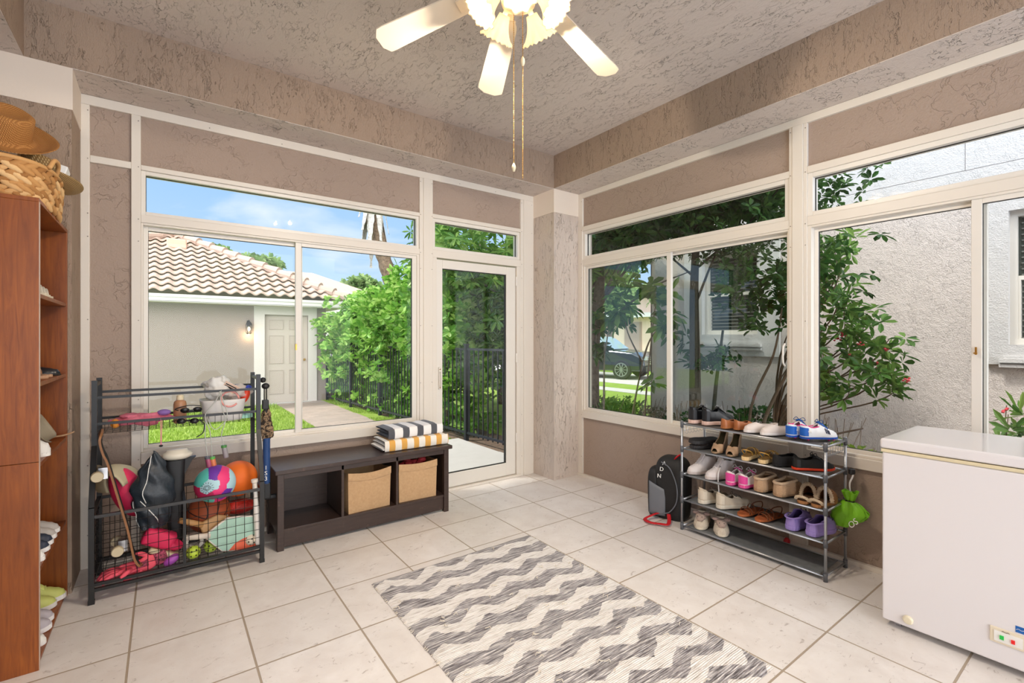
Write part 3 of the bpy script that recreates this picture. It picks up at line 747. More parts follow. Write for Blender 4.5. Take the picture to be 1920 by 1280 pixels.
bpf(.085, .045, .37, 0.01, -.025, .13).build('front_pocket', M_blk, bp, smooth=True, weld=True)
mb = MB(); mb.grid(lambda u, v: (-.112-.014*math.sin(PI*u)*(1-v*.5), .02+.13*u, .03+(.20+.05*(u))*v), 10, 8); mb.build('mesh_pocket', M_gry, bp, smooth=True, solid=.004)
mb = MB().tube(bez([(-.112, .05, .44), (-.12, -.02, .40), (-.12, -.07, .28), (-.12, -.07, .16), (-.12, -.02, .075), (-.12, .03, .05)], 8), .0045, 6); mb.build('grey_piping', M_gry, bp, smooth=True)
mb = MB(); mb.tube(bez([(-.055, -.03, .458), (-.06, -.05, .484), (0, -.06, .492), (.055, -.05, .484), (.05, -.03, .462)], 8), .009, 8, flat=.5); mb.build('top_handle', M_strapr, bp, smooth=True)
mb = MB(); mb.tube(bez([(-.10, .06, .05), (-.16, .10, .035), (-.23, .13, .018), (-.27, .07, .018), (-.245, .0, .016), (-.225, -.045, .018), (-.16, -.03, .03), (-.12, -.01, .055)], 8), .014, 8, flat=.22); mb.build('hanging_strap', M_strapr, bp, smooth=True)
for zz, tx in ((.385, 'D'), (.33, 'N'), (.43, 'A')):
    Mt = Matrix.Translation((-.118+(.012 if zz > .4 else 0), .065-(zz-.33)*.35, zz)) @ Matrix.Rotation(R(-90), 4, 'Z') @ Matrix.Rotation(R(90), 4, 'X') @ Matrix.Rotation(R(-12), 4, 'X')
    text_mesh(tx, .042, Mt, 'white_letter', M_white, bp, .002)

# ================================================================== SHOE RACK
rk = thing('shoe_rack', 'five tier grey metal shoe rack full of shoes below the side windows', 'shoe rack', (3.18, 1.58, 0))
XF, XB, YL, YR = 3.036, 3.325, 2.048, 1.120
TZ = (.766, .588, .400, .217, .028)
def tb(name, pts, r=.0078, m=None, par=rk): return MB().tube(pts, r, 12).build(name, m or M_steel, par, world=(par is rk), smooth=True)
for x in (XF, XB):
    for y in (YL, YR):
        up = tb('upright', [(x, y, .03), (x, y, .79)])
        for z in TZ: MB().tube([(x, y, z-.024 if z > .1 else 0), (x, y, z+.020)], .0115, 12).build('joint', M_greyp, rk, world=True, smooth=True)
M_rfab = mat('grey_rack_fabric', '6b6e70', .6, var=(14, lin('8d9191'), .5), bump=(160, .2, .002))
M_rmesh = mat('dark_rack_mesh', '4c4a48', .5, var=(60, lin('6a6764'), .5))
for i, z in enumerate(TZ):
    for x in (XF, XB): tb('rail', [(x, YL, z), (x, YR, z)], .0062)
    for y in (YL, YR): tb('cross_tube', [(XF, y, z), (XB, y, z)], .0062)
    mb = MB(); sag = .010 if i in (1, 2, 3) else .006
    mb.grid(lambda u, v: (XF+.003+(XB-XF-.006)*u, YR+.035+(YL-YR-.07)*v, z+.003-sag*math.sin(PI*u)*math.sin(PI*v)**.6), 10, 24)
    mb.build('shelf_sheet', M_rmesh if i == 0 else M_rfab, rk, world=True, smooth=True, solid=.002)
for y, s in ((YL, -1), (YR, 1)):
    mb = MB(); n = 6
    for j in range(n+1):
        x = XF+.03+(XB-XF-.06)*j/n
        mb.tube(bez([(x, y, .762), (x, y+.004*s, .71), (x, y+.02*s, .695), (x, y+.03*s, .71)], 4), .0013, 5)
    for z_ in (.74, .715): mb.tube([(XF+.02, y, z_), (XB-.02, y, z_)], .0013, 5)
    mb.build('wire_hook_panel', M_steel, rk, world=True)
# green pouch on its cord, hanging from the rack end
M_grn = mat('lime_nylon', '7cc31c', .5, bump=(60, .3, .006))
gp = thing('drawstring_pouch', 'lime green drawstring pouch hanging from the right end of the shoe rack', 'bag', (3.285, 1.082, .40), R(-90), scale=(.78, .9, 1.05))
mb = MB(); mb.grid(lambda u, v: ((.045+.075*math.sin(PI*min(1, u*1.06))**.8)*math.cos(2*PI*v)*(1+(.13*math.sin(14*PI*v)+.10*math.sin(24*PI*v+3*u)+.06*math.sin(8*PI*u+4*v))*(1-u*.5))*.9 - .03*u + .02*math.sin(5*u),
    (.02+.03*math.sin(PI*u))*math.sin(2*PI*v)*(1+.12*math.sin(10*PI*v))-.01, .02-.15*u), 16, 60); mb.build('pouch_body', M_grn, gp, smooth=True)
mb = MB(); mb.grid(lambda u, v: ((.022+.028*u)*math.cos(2*PI*v)*(1+.16*math.sin(12*PI*v)), (.014+.02*u)*math.sin(2*PI*v)*(1+.16*math.sin(10*PI*v)), .015+.06*u+.008*math.sin(6*PI*v)*u), 8, 60); mb.build('ruffled_neck', M_grn, gp, smooth=True, solid=.002)
MB().tube([(.025*math.cos(t*.5), .018*math.sin(t*.5)-.002, .018) for t in range(14)], .006, 6).build('drawstring', M_dark, gp)
MB().tube(bez([(0, 0, .07), (-.002, 0, .12), (.01, .02, .16), (.0, .035, .19)], 6), .006, 8).build('cord', M_white, gp, smooth=True)
MB().lathe([(.012, 0), (.022, .006), (.022, .03), (.012, .034)], (.0, .028, .165), 16).build('cord_lock', M_dark, gp)
text_mesh('OS', .05, Matrix.Translation((.045, -.066, -.085)) @ Matrix.Rotation(R(10), 4, 'Z') @ Matrix.Rotation(R(90), 4, 'X') @ Matrix.Rotation(R(40), 4, 'Z'), 'white_print', M_white, gp, .001)
# small red drawstring ball behind the rack
tag(MB().ball((3.36, 1.47, .028), (.026, .02, .026), 14, 10).build('red_ball', mat('red_rubber', 'b8101e', .4), None, smooth=True), 'small red ball on the floor behind the shoe rack', 'ball')
# ================================================================== FOOTWEAR  (local frame: toe +X, sole on z = 0)
def ip(tab, u):
    for (a, p), (b, q) in zip(tab, tab[1:]):
        if u <= b:
            f = (u-a)/(b-a) if b > a else 0; f = f*f*(3-2*f); return p+(q-p)*f
    return tab[-1][1]
WT = [(0, 0), (.015, .34), (.05, .58), (.12, .80), (.22, .96), (.32, 1.0), (.5, .86), (.68, .74), (.85, .78), (.94, .66), (.985, .38), (1, 0)]
WN = [(0, 0), (.02, .26), (.07, .48), (.16, .76), (.3, 1.0), (.5, .78), (.68, .60), (.85, .66), (.94, .55), (.985, .32), (1, 0)]
def us(n=44): return [.5-.5*math.cos(PI*i/n) for i in range(n+1)]
def sole_mesh(L, W, ts, z0=lambda u: 0, ex=1.0, tab=WT, th=None):
    mb = MB(); U = us(40); vs = []
    for u in U:
        x = L*ex*(.5-u); w = W*ex*ip(tab, u); b = z0(u); t = th(u) if th else ts
        vs += [(x, -w*.94, b if not th else b), (x, -w, b+t*.5), (x, -w, b+t), (x, w, b+t), (x, w, b+t*.5), (x, w*.94, b)]
    n = 6; fs = [(i*n+j, i*n+(j+1) % n, (i+1)*n+(j+1) % n, (i+1)*n+j) for i in range(len(U)-1) for j in range(n)]
    return mb.add(vs, fs)
def upper_mesh(L, W, H, uo, u0=0.0, u1=1.0, zb=lambda u: 0, phi=42, tab=WT, blend=.10, full=.85, bulge=1.0):
    mb = MB(); U = [u0+(u1-u0)*q for q in us(44)]; m = 12
    for sg in (-1, 1):
        vs = []
        for u in U:
            f = min(1, max(0, (u-uo)/blend)); f = f*f*(3-2*f); P_ = R(90+(phi-90)*f); x = L*(.5-u); w = W*ip(tab, u)*bulge
            for j in range(m+1):
                a = P_*j/m
                vs.append((x, sg*w*math.cos(a)**full if a < PI/2-1e-4 else 0, zb(u)+ip(H, u)*math.sin(a)/math.sin(P_)))
        mb.add(vs, [(i*(m+1)+j, (i+1)*(m+1)+j, (i+1)*(m+1)+j+1, i*(m+1)+j+1) for i in range(len(U)-1) for j in range(m)])
    return mb
def insole_mesh(L, W, z, u0=.1, u1=.99, tab=WT):
    mb = MB(); U = [u0+(u1-u0)*q for q in us(24)]; vs = []
    for u in U:
        w = W*ip(tab, u)*.93; zz = z(u) if callable(z) else z; vs += [(L*(.5-u), -w, zz), (L*(.5-u), w, zz)]
    return mb.add(vs, [(2*i, 2*i+1, 2*i+3, 2*i+2) for i in range(len(U)-1)])
def surf(L, W, H, u, a, uo=2, tab=WT, o=.003, zb=0, full=.85):
    w = W*ip(tab, u)+o; return (L*(.5-u), w*math.copysign(abs(math.cos(a))**full, math.cos(a)), zb+(ip(H, u)+o)*math.sin(a))
def strap(mb, L, W, u0, u1, h, zb, wd, tab=WT, th=.003, a0=0, n=16, rise=0):
    ax, bx = L*(.5-u0), L*(.5-u1)
    def fn(u, v):
        t = PI*u; x = ax+(bx-ax)*u+(v-.5)*wd; uu = .5-x/L; w = (W*ip(tab, min(max(uu, .02), .98))+.001)
        return (x, w*math.cos(t), zb+h*math.sin(t)**.8)
    mb.grid(fn, n, 3); return mb
H_low = [(0, .012), (.04, .028), (.14, .040), (.28, .052), (.42, .072), (.5, .082), (.62, .060), (.75, .056), (.9, .068), (1, .070)]
H_high = [(0, .012), (.04, .030), (.14, .042), (.28, .055), (.42, .085), (.52, .115), (.62, .112), (.8, .105), (.9, .112), (1, .110)]
H_flat = [(0, .012), (.05, .026), (.18, .034), (.3, .040), (.42, .046), (.55, .036), (.8, .036), (1, .044)]
H_slip = [(0, .02), (.05, .045), (.2, .062), (.35, .074), (.45, .082), (.6, .075), (.85, .070), (1, .068)]
H_clog = [(0, .02), (.04, .042), (.15, .058), (.3, .068), (.42, .080), (.5, .082), (.62, .062), (.8, .050), (1, .052)]
SM = {}
def lm(name, col, **k): return mat(name, col, **k)
def shoe(name, lab, style, col, sole, L=.235, W=.042, ts=.022, group='shoes on the shoe rack', inner='4a4038', accent=None, H=None, cat='shoe', rough=.55, lace=None, extra=None, bump=(90, .2, .002)):
    t = thing(name, lab, cat, (0, 0, 0), group=group)
    mu = lm('upper_'+col+'_%d' % int(rough*10), col, rough=rough, bump=bump); ms = lm('sole_'+sole, sole, rough=.6); mi = lm('lining_'+inner, inner, rough=.9)
    ma = lm('accent_'+accent, accent, rough=.45) if accent else mu
    if style in ('sneaker', 'hightop', 'flat', 'slipper', 'clog', 'cleat'):
        HH = H or {'sneaker': H_low, 'hightop': H_high, 'flat': H_flat, 'slipper': H_slip, 'clog': H_clog, 'cleat': H_low}[style]
        uo = {'sneaker': .50, 'hightop': .52, 'flat': .36, 'slipper': .42, 'clog': .46, 'cleat': .52}[style]
        z0 = (lambda u: 0) if style != 'sneaker' else (lambda u: .006*max(0, (.18-u)/.18)**2)
        sole_mesh(L, W, ts, z0, 1.03).build('sole', ms, t)
        zb = lambda u: ts-.003
        up = upper_mesh(L, W, HH, uo, zb=zb, bulge=1.12 if style == 'slipper' else 1.0)
        up.build('upper', mu, t, smooth=True, solid=.008 if style == 'slipper' else .0035, weld=True)
        insole_mesh(L, W, ts+.004).build('insole', mi, t)
        if style in ('sneaker', 'hightop', 'cleat'):
            # tongue
            mb = MB(); mb.grid(lambda u, v: (L*(.5-(.30+.24*u)), (v-.5)*W*1.1, ts+ip(HH, .30+.24*u)*(1.02+.10*u)+.001-.012*(abs(v-.5)*2)**2), 8, 6); mb.build('tongue', ma if accent and style != 'hightop' else mu, t, smooth=True, solid=.003)
            lc = MB(); 
            for k_ in range(5):
                u = .29+.052*k_; z = ts+ip(HH, u)+.005
                lc.tube(bez([(L*(.5-u), -W*.42, z-.008), (L*(.5-u-.012), 0, z+.001), (L*(.5-u-.028), W*.42, z-.006)], 4), .0022, 6)
            u = .52; z = ts+ip(HH, .5)+.006
            for sg in (-1, 1):
                lc.tube(bez([(L*(.5-u), 0, z), (L*(.5-u)+.01, sg*.022, z+.012), (L*(.5-u)+.004, sg*.036, z-.004), (L*(.5-u), sg*.012, z-.002)], 5), .002, 6)
            lc.build('laces', lm('lace_'+(lace or 'e8e6e2'), lace or 'e8e6e2', rough=.8), t)
            hp = MB(); hp.grid(lambda u, v: (lambda uu, s: (L*(.5-uu)-.002, s*(W*ip(WT, uu)+.0015), ts+.006+(ip(HH, uu)*.72)*v))(.86+.14*(1-abs(2*u-1)), (1 if u > .5 else -1)), 14, 3)
            hp.build('heel_counter', ma, t, smooth=True)
        if style == 'slipper':
            mb = MB(); pts = []
            for i in range(31):
                q = i/30; u = .46+.54*min(1, (1-abs(2*q-1))*1.0) ; sg = -1 if q < .5 else 1
                u = 1-(1-(.44))*(abs(2*q-1)); w = W*1.12*ip(WT, min(u, .995))*.80; pts.append((L*(.5-u), sg*w, ts+ip(HH, u)))
            mb.tube(bez(pts+[(pts[0][0]+.012, 0, pts[0][2]+.006)]+[pts[0]], 2), .009, 8); mb.build('plush_cuff', lm('plush_'+inner, accent or col, rough=.95, bump=(160, .8, .006)), t, smooth=True)
        if style == 'clog':
            mb = MB(); mb.tube(bez([(L*.06, -W*.98, ts+.040), (-L*.2, -W*.92, ts+.052), (-L*.46, -W*.60, ts+.050), (-L*.525, 0, ts+.048), (-L*.46, W*.60, ts+.050), (-L*.2, W*.92, ts+.052), (L*.06, W*.98, ts+.040)], 6), .0075, 8, flat=.45); mb.build('heel_strap', mu, t, smooth=True)
            mb = MB()
            for a_, u_ in ((60, .16), (90, .15), (120, .16), (50, .25), (75, .26), (105, .26), (130, .25)):
                p = surf(L, W, HH, u_, R(a_), zb=ts); mb.ball(p, .0035, 8, 5)
            mb.build('vent_holes', lm('clog_dark', '4a3a6a'), t)
            MB().box(-L*.44, L*.42, -W*.72, W*.72, ts-.006, ts-.002).build('footbed_ridge', ms, t)
        if style == 'cleat':
            mb = MB()
            for i in range(3):
                for sg in (-1, 1):
                    u = .30+.045*i; mb.tube([surf(L, W, HH, u, R(22) if sg > 0 else R(158), zb=ts-.003, o=.0035), surf(L, W, HH, u+.02, R(48) if sg > 0 else R(132), zb=ts-.003, o=.0035)], .004, 6, flat=.5)
            mb.build('side_stripes', lm('navy_stripe', '1d2c55'), t)
            mb = MB()
            for sg in (-1, 1):
                for i in range(3):
                    a = surf(L, W, HH, .80+.035*i, R(25) if sg > 0 else R(155), zb=ts, o=.004); b = surf(L, W, HH, .80+.035*i, R(25+14*(3-i)/1.6) if sg > 0 else R(155-14*(3-i)/1.6), zb=ts, o=.004); mb.tube([a, b], .003, 5)
            mb.build('heel_mark', M_white, t)
            for i, (u_, s_) in enumerate(((.14, -.5), (.14, .5), (.3, -.7), (.3, .7), (.85, -.5), (.85, .5))): MB().lathe([(.007, 0), (.005, -.009)], (L*(.5-u_), W*s_, .001), 8).build('stud', lm('pink_stud', 'e0246f'), t)
            MB().tube(bez([(L*(.5-.56), -W*.62, ts+.062), (L*(.5-.75), -W*.50, ts+.056), (L*(.5-1.0), 0, ts+.072), (L*(.5-.75), W*.50, ts+.056), (L*(.5-.56), W*.62, ts+.062)], 6), .003, 6).build('collar_piping', lm('pink_piping', 'e8308a'), t, smooth=True)
    elif style == 'sandal':
        sole_mesh(L, W, ts).build('sole', ms, t); insole_mesh(L, W, ts+.0015).build('footbed', mi if inner != '4a4038' else mu, t)
        for a, b, h, wd in (extra or ((.22, .26, .035, .022), (.42, .40, .050, .020))):
            strap(MB(), L, W, a, b, h, ts-.004, wd).build('strap', mu, t, smooth=True, solid=.0025)
        MB().tube(bez([(-L*.18, -W*.7, ts), (-L*.32, -W*.8, ts+.03), (-L*.47, 0, ts+.045), (-L*.32, W*.8, ts+.03), (-L*.18, W*.7, ts)], 6), .0035, 8).build('heel_strap', mu, t, smooth=True)
    elif style == 'slide':
        sole_mesh(L, W, ts).build('sole', ms, t); insole_mesh(L, W, ts+.002).build('footbed', mi, t)
        mf = lm('sherpa_'+(accent or col), accent or col, rough=.95, bump=(120, 1.0, .008))
        mb = MB(); n = 40
        mb.tube([(L*(.5-.93)+0.0+.012*math.sin(PI*i/n)*-1.6, W*.80*math.cos(PI*i/n), ts+.004+.022*math.sin(PI*i/n)) for i in range(n+1)], [.008+.002*math.sin(i*2.3) for i in range(n+1)], 8); mb.build('fluffy_heel_cup', mf, t, smooth=True)
        upper_mesh(L, W, H_slip, .9, u0=.0, u1=.5, zb=lambda u: ts-.003).build('upper', mu, t, smooth=True, solid=.006, weld=True)
        mb = MB(); mb.tube([(0.0, W*.92*math.cos(PI*i/n), ts+.078*math.sin(PI*i/n)**.9) for i in range(n+1)], [.011+.003*math.sin(i*2.7) for i in range(n+1)], 8); mb.build('fluffy_collar', mf, t, smooth=True)
    elif style == 'flipflop':
        sole_mesh(L, W, ts).build('sole', ms, t); insole_mesh(L, W, ts+.001).build('footbed', mi, t)
        for sg in (-1, 1): MB().tube(bez([(L*.34, 0, ts), (L*.28, sg*.008, ts+.022), (L*.08, sg*W*.85, ts+.022), (-L*.02, sg*W*.95, ts)], 6), .006, 8, flat=.5).build('strap', mu, t, smooth=True)
    elif style == 'wedge':
        hl = extra or .085
        zr = lambda u: hl*min(1, max(0, (u-.25)/.60))**1.15
        mb = MB(); U = us(40); vs = []
        for u in U:
            w = W*ip(WN, u); x = L*(.5-u); b = zr(u); vs += [(x, -w, b if u > .0 else 0), (x, -w, b+.010), (x, w, b+.010), (x, w, b)]
        mb.add(vs, [(i*4+j, i*4+(j+1) % 4, (i+1)*4+(j+1) % 4, (i+1)*4+j) for i in range(40) for j in range(4)]).build('sole', ms, t)
        mb = MB(); vs = []; UU = [.52+.48*q for q in us(20)]
        for u in UU:
            w = W*ip(WN, u)*.97; x = L*(.5-u); vs += [(x, -w*.85, 0), (x, -w, zr(u)), (x, w, zr(u)), (x, w*.85, 0)]
        mb.add(vs, [(i*4+j, i*4+(j+1) % 4, (i+1)*4+(j+1) % 4, (i+1)*4+j) for i in range(20) for j in range(4)]+[(0, 1, 2, 3)]).build('wedge_heel', ma, t)
        insole_mesh(L, W, lambda u: zr(u)+.0115, .06, tab=WN).build('insole', mi, t)
        Hw = [(0, .012), (.1, .026), (.22, .036), (.32, .040), (.42, .020), (.6, .016), (.8, .030), (1, .050)]
        upper_mesh(L, W, Hw, .30, u0=.08, u1=1, zb=lambda u: zr(u)+.008, phi=22, tab=WN, blend=.08).build('upper', mu, t, smooth=True, solid=.002, weld=True)
    return t
def put(t, x, y, z, deg, tilt=0, roll=0):
    t.location = (x, y, z); t.rotation_euler = (R(roll), R(tilt), R(deg)); return t
def pair(mk, spots, labs):
    """build one shoe, copy it (with parts) for its mate; every shoe keeps its own label"""
    a = mk(); out = []
    for i, s in enumerate(spots):
        o = a if i == 0 else copy_tree(a); put(o, *s); o['label'] = labs[i]; out.append(o)
    return out
z5, z4, z3, z2, z1 = [z+.0075 for z in TZ]     # z5 top tier ... z1 bottom tier
GR = 'pairs of shoes on the shoe rack'
# --- top tier
pair(lambda: shoe('sneaker', '', 'sneaker', '15161a', 'e5c3b4', .25, .043, .026, accent='1b1c20', rough=.28, H=[(0, .014), (.04, .03), (.14, .042), (.28, .055), (.42, .075), (.52, .09), (.62, .072), (.75, .072), (.9, .092), (1, .098)], lace='9a9a9e', group=GR),
     [(3.190, 1.975, z5, -14), (3.205, 1.865, z5, -24)], ['glossy black sneaker with pale pink sole, at the left end of the top tier', 'glossy black sneaker with pale pink sole, beside the small brown sandals'])
HW = [(0, .01), (.05, .022), (.2, .030), (.4, .034), (.6, .030), (.8, .034), (1, .045)]
pair(lambda: shoe('moccasin', '', 'flat', 'a8663a', 'b4713f', .15, .034, .012, accent='a8663a', H=[(0, .012), (.06, .03), (.2, .04), (.35, .048), (.5, .04), (.8, .046), (1, .058)], inner='3c2414', rough=.45, group=GR),
     [(3.14, 1.735, z5, -20), (3.16, 1.650, z5, -28)], ['small tan brown leather moccasin next to the black sneakers', 'small tan brown leather moccasin next to the white canvas flats'])
pair(lambda: shoe('canvas_flat', '', 'flat', 'ded3cc', 'f1ebe6', .23, .038, .016, H=[(0, .012), (.05, .028), (.2, .042), (.35, .05), (.5, .036), (.8, .034), (1, .042)], inner='b59a90', rough=.85, group=GR),
     [(3.165, 1.545, z5, 150), (3.165, 1.440, z5, 152)], ['off white canvas flat next to the brown moccasins, top tier', 'off white canvas flat next to the blue football boots'])
def cl():
    t = shoe('football_boot', '', 'cleat', 'eceff2', '1f57b8', .215, .040, .012, accent='1a64c4', inner='c2385f', lace='1b4c86', rough=.3, group=GR)
    return t
pair(cl, [(3.185, 1.320, z5+.010, -8), (3.185, 1.212, z5+.010, -36)], ['blue and white football boot seen from its heel, nearer the canvas flats', 'blue and white striped football boot at the right end of the top tier'])
# --- second tier
pair(lambda: shoe('flip_flop', '', 'flipflop', '202022', '2c2a2b', .245, .047, .022, inner='524644', group=GR),
     [(3.175, 1.950, z4, 158), (3.165, 1.955, z4+.062, 163, 0, 172)], ['black thick soled flip flop lying flat at the left end of the second tier', 'black flip flop turned over on top of its mate'])
SHT = .09
pair(lambda: shoe('peep_toe_pump', '', 'wedge', 'c3a181', 'a98b6c', .215, .040, .01, accent='ac9275', inner='4d4427', extra=.105, group=GR),
     [(3.155, 1.825, z4, 188), (3.155, 1.722, z4, 192)], ['beige peep toe wedge pump with olive insole, left one of the pair', 'beige peep toe wedge pump with olive insole, beside the gold sandals'])
gold = lambda: shoe('gold_sandal', '', 'sandal', 'c09242', 'e3c48e', .22, .036, .024, inner='8a6a34', rough=.25, extra=((.2, .24, .034, .014), (.34, .32, .044, .014), (.5, .46, .05, .012)), group=GR)
pair(gold, [(3.140, 1.600, z4, 8), (3.170, 1.640, z4+.001, 8), (3.145, 1.480, z4, 4)][:1]+[(3.150, 1.485, z4, 0)], ['gold strappy sandal with cork sole beside the peep toe pumps', 'gold strappy sandal with cork sole beside the black slip-ons'])
pair(lambda: shoe('black_slip_on', '', 'flat', '141313', '1a1919', .22, .040, .012, inner='2a2626', H=[(0, .012), (.05, .024), (.2, .034), (.35, .06), (.5, .05), (.8, .05), (1, .06)], rough=.8, group=GR),
     [(3.160, 1.372, z4, -22)], ['soft black slip-on shoe lying next to the gold sandal'])
pair(lambda: shoe('black_trainer', '', 'sneaker', '121212', 'e2441f', .235, .041, .014, accent='121212', lace='151515', inner='2a2020', H=[(0, .012), (.04, .024), (.14, .034), (.28, .046), (.42, .062), (.5, .068), (.62, .052), (.75, .05), (.9, .058), (1, .06)], rough=.8, group=GR),
     [(3.160, 1.232, z4, -42)], ['black shoe with bright orange sole at the right end of the second tier'])
# --- third tier
wt = lambda: shoe('high_top_sneaker', '', 'hightop', 'ded7d5', 'cfc4bf', .225, .041, .020, accent='b59c8e', inner='8d7f78', lace='f2f0ee', rough=.5, group=GR)
o = pair(wt, [(3.160, 1.960, z3, 150), (3.150, 1.820, z3, 157)], ['white high top sneaker at the left end of the third tier, toe to the left', 'white high top sneaker with a loose lace, beside the pink sneakers'])
MB().tube(bez([(.02, .030, .09), (.055, .055, .05), (.06, .058, 0.0), (.055, .058, -.06), (.05, .058, -.125)], 6), .004, 6, flat=.5).build('loose_lace', lm('lace_f2f0ee', 'f2f0ee'), o[1], smooth=True)
pk = lambda: shoe('pink_sneaker', '', 'sneaker', 'f0e4e2', 'e4559a', .20, .039, .020, accent='e0479a', inner='6e6660', lace='c9c9cf', rough=.4, H=[(0, .012), (.04, .026), (.14, .036), (.28, .048), (.42, .070), (.5, .078), (.62, .056), (.75, .052), (.9, .066), (1, .076)], group=GR)
pair(pk, [(3.140, 1.690, z3, -6), (3.145, 1.600, z3, -10)], ['pink and white child sneaker beside the white high tops', 'pink and white child sneaker beside the fluffy tan slippers'])
fz_ = lambda: shoe('plush_slipper', '', 'slipper', 'c2a180', 'b3916f', .235, .048, .014, inner='6c543c', accent='cbb093', rough=.95, bump=(140, .9, .006), group=GR)
pair(fz_, [(3.175, 1.500, z3, -8), (3.175, 1.372, z3, -14)], ['tan plush slipper beside the pink sneakers', 'tan plush slipper beside the sherpa slides'])
sl = lambda: shoe('sherpa_slide', '', 'slide', '8a5a34', '9c6a3c', .225, .043, .018, inner='53351d', accent='d8c2a4', rough=.7, group=GR)
pair(sl, [(3.150, 1.255, z3, 4), (3.150, 1.167, z3, -4)], ['brown slide with cream sherpa trim beside the tan slipper', 'brown slide with cream sherpa trim at the right end of the third tier'])
# --- fourth tier
cs = lambda: shoe('cream_slip_on', '', 'sneaker', 'cdbfaa', 'e2dac8', .245, .044, .026, accent='d8cdba', inner='3a3a3c', lace='6b6257', rough=.7, H=[(0, .012), (.04, .026), (.14, .034), (.28, .040), (.42, .050), (.5, .054), (.62, .046), (.75, .056), (.9, .078), (1, .088)], group=GR)
o = pair(cs, [(3.165, 1.880, z2, -16), (3.170, 1.735, z2, -26)], ['cream slip-on shoe at the left end of the fourth tier', 'cream slip-on shoe beside the brown leather sandals'])
for q in o: MB().tube([(-.105, .0245, .03), (-.112, .022, .10)], .0035, 6).build('heel_tab_stripe', lm('charcoal_trim', '35363a'), q)
bs_ = lambda: shoe('brown_sandal', '', 'sandal', '6b3a1c', 'b0602f', .235, .040, .014, inner='a3552a', rough=.4, extra=((.24, .30, .030, .012), (.36, .28, .040, .010), (.5, .56, .05, .010)), group=GR)
pair(bs_, [(3.150, 1.605, z2, 172), (3.150, 1.485, z2, 168)], ['brown leather strappy sandal beside the cream slip-ons', 'brown leather strappy sandal beside the purple clogs'])
cg = lambda: shoe('purple_clog', '', 'clog', '9a86c9', 'a08ccf', .225, .046, .026, inner='453a70', rough=.5, bump=(80, .1, .001), group=GR)
pair(cg, [(3.170, 1.315, z2, -4), (3.170, 1.192, z2, -10)], ['lilac foam clog beside the brown sandals', 'lilac foam clog at the right end of the fourth tier'])
# --- bottom tier
def bunny():
    t = shoe('animal_slipper', '', 'slipper', 'd9ccb8', 'e5d9c2', .21, .046, .016, inner='3d332a', rough=.9, bump=(140, .8, .006), group=GR)
    mt = lm('bunny_plush', 'b9a396', rough=.95, bump=(140, .9, .006))
    MB().ball((.055, 0, .078), (.042, .036, .026), 20, 12).ball((.082, 0, .070), (.022, .026, .018), 14, 8).build('plush_face', mt, t, smooth=True)
    for sg in (-1, 1):
        e = MB(); e.ball((.040, sg*.036, .098), (.016, .024, .012), 14, 8); e.build('ear', lm('bunny_ear', 'a88f86', rough=.95, bump=(140, .9, .006)), t, smooth=True)
    MB().ball((.088, -.014, .086), .004, 8, 6).build('eye', M_dark, t); MB().ball((.088, .014, .086), .004, 8, 6).build('eye', M_dark, t)
    return t
pair(bunny, [(3.150, 1.955, z1, 200), (3.150, 1.815, z1, 214)], ['cream slipper with a mouse-eared plush face, left one on the bottom tier', 'cream slipper with a mouse-eared plush face, right one on the bottom tier'])
# --- bookcase shoes (toes towards the room)
GB = 'shoes kept in the bookcase'
XT = -.425
def bsh(mk, L, ys, z, labs, deg=0, dx=0):
    pair(mk, [(XT-L/2+(dx[i] if isinstance(dx, (list, tuple)) else dx), y, z, deg[i] if isinstance(deg, (list, tuple)) else deg) for i, y in enumerate(ys)], labs)
bsh(lambda: shoe('white_sandal', '', 'sandal', 'e2dac9', 'd8cdb5', .24, .040, .014, inner='cfc3a8', extra=((.14, .18, .042, .03), (.34, .36, .05, .025)), group=GB), .24, [2.985, 3.085, 3.19], 1.5745,
    ['ivory strappy sandal on the uppermost bookcase shelf, nearest one', 'ivory strappy sandal on the uppermost bookcase shelf, middle one', 'ivory strappy sandal on the uppermost bookcase shelf, farthest one'], dx=[.0, -.005, -.01])
bsh(lambda: shoe('ballet_flat', '', 'flat', '23242a', '2b2521', .24, .038, .008, inner='7c6250', rough=.3, group=GB), .24, [3.30], 1.1985, ['black patent ballet flat on the second bookcase shelf'], dx=-.0)
bsh(lambda: shoe('tan_sandal', '', 'sandal', 'b98a66', 'cfa583', .24, .040, .012, inner='c79c7c', group=GB), .24, [3.07, 3.175], 1.1985, ['tan sandal on the second bookcase shelf, nearer one', 'tan sandal on the second bookcase shelf beside the black flat'], dx=-.01)
t = hat('sun_hat', 'beige panelled sun hat leaning on the third bookcase shelf', (-.52, 3.22, .93), (R(-8), R(62), R(4)), .07, .085, .07, mat('khaki_cotton', '9b907a', .9, bump=(150, .3, .002)))
bsh(lambda: shoe('white_slide', '', 'slide', 'e9e6e0', 'efece6', .22, .040, .016, inner='dddad2', accent='e9e6e0', group=GB), .22, [2.965], .8565, ['white slide on the third bookcase shelf'], dx=.012)
tb_ = thing('brim_strip', 'slim curved hat brim jutting out of the third bookcase shelf', 'hat brim', (-.47, 3.42, .8575))  # curved strip standing in for a hat brim
MB().tube(bez([(-.08, 0, .01), (0, 0, .012), (.05, 0, .018), (.085, 0, .03)], 6), .012, 8, flat=.35).build('curved_strip', mat('pale_brim_tan', 'c8a37c', .5), tb_, smooth=True)
bsh(lambda: shoe('grey_trainer', '', 'sneaker', 'bdb7b2', 'efedeb', .24, .040, .02, accent='a9a39e', group=GB), .24, [3.185, 3.275], .4105, ['light grey trainer on the fourth bookcase shelf, nearer one', 'light grey trainer on the fourth bookcase shelf, farther one'])
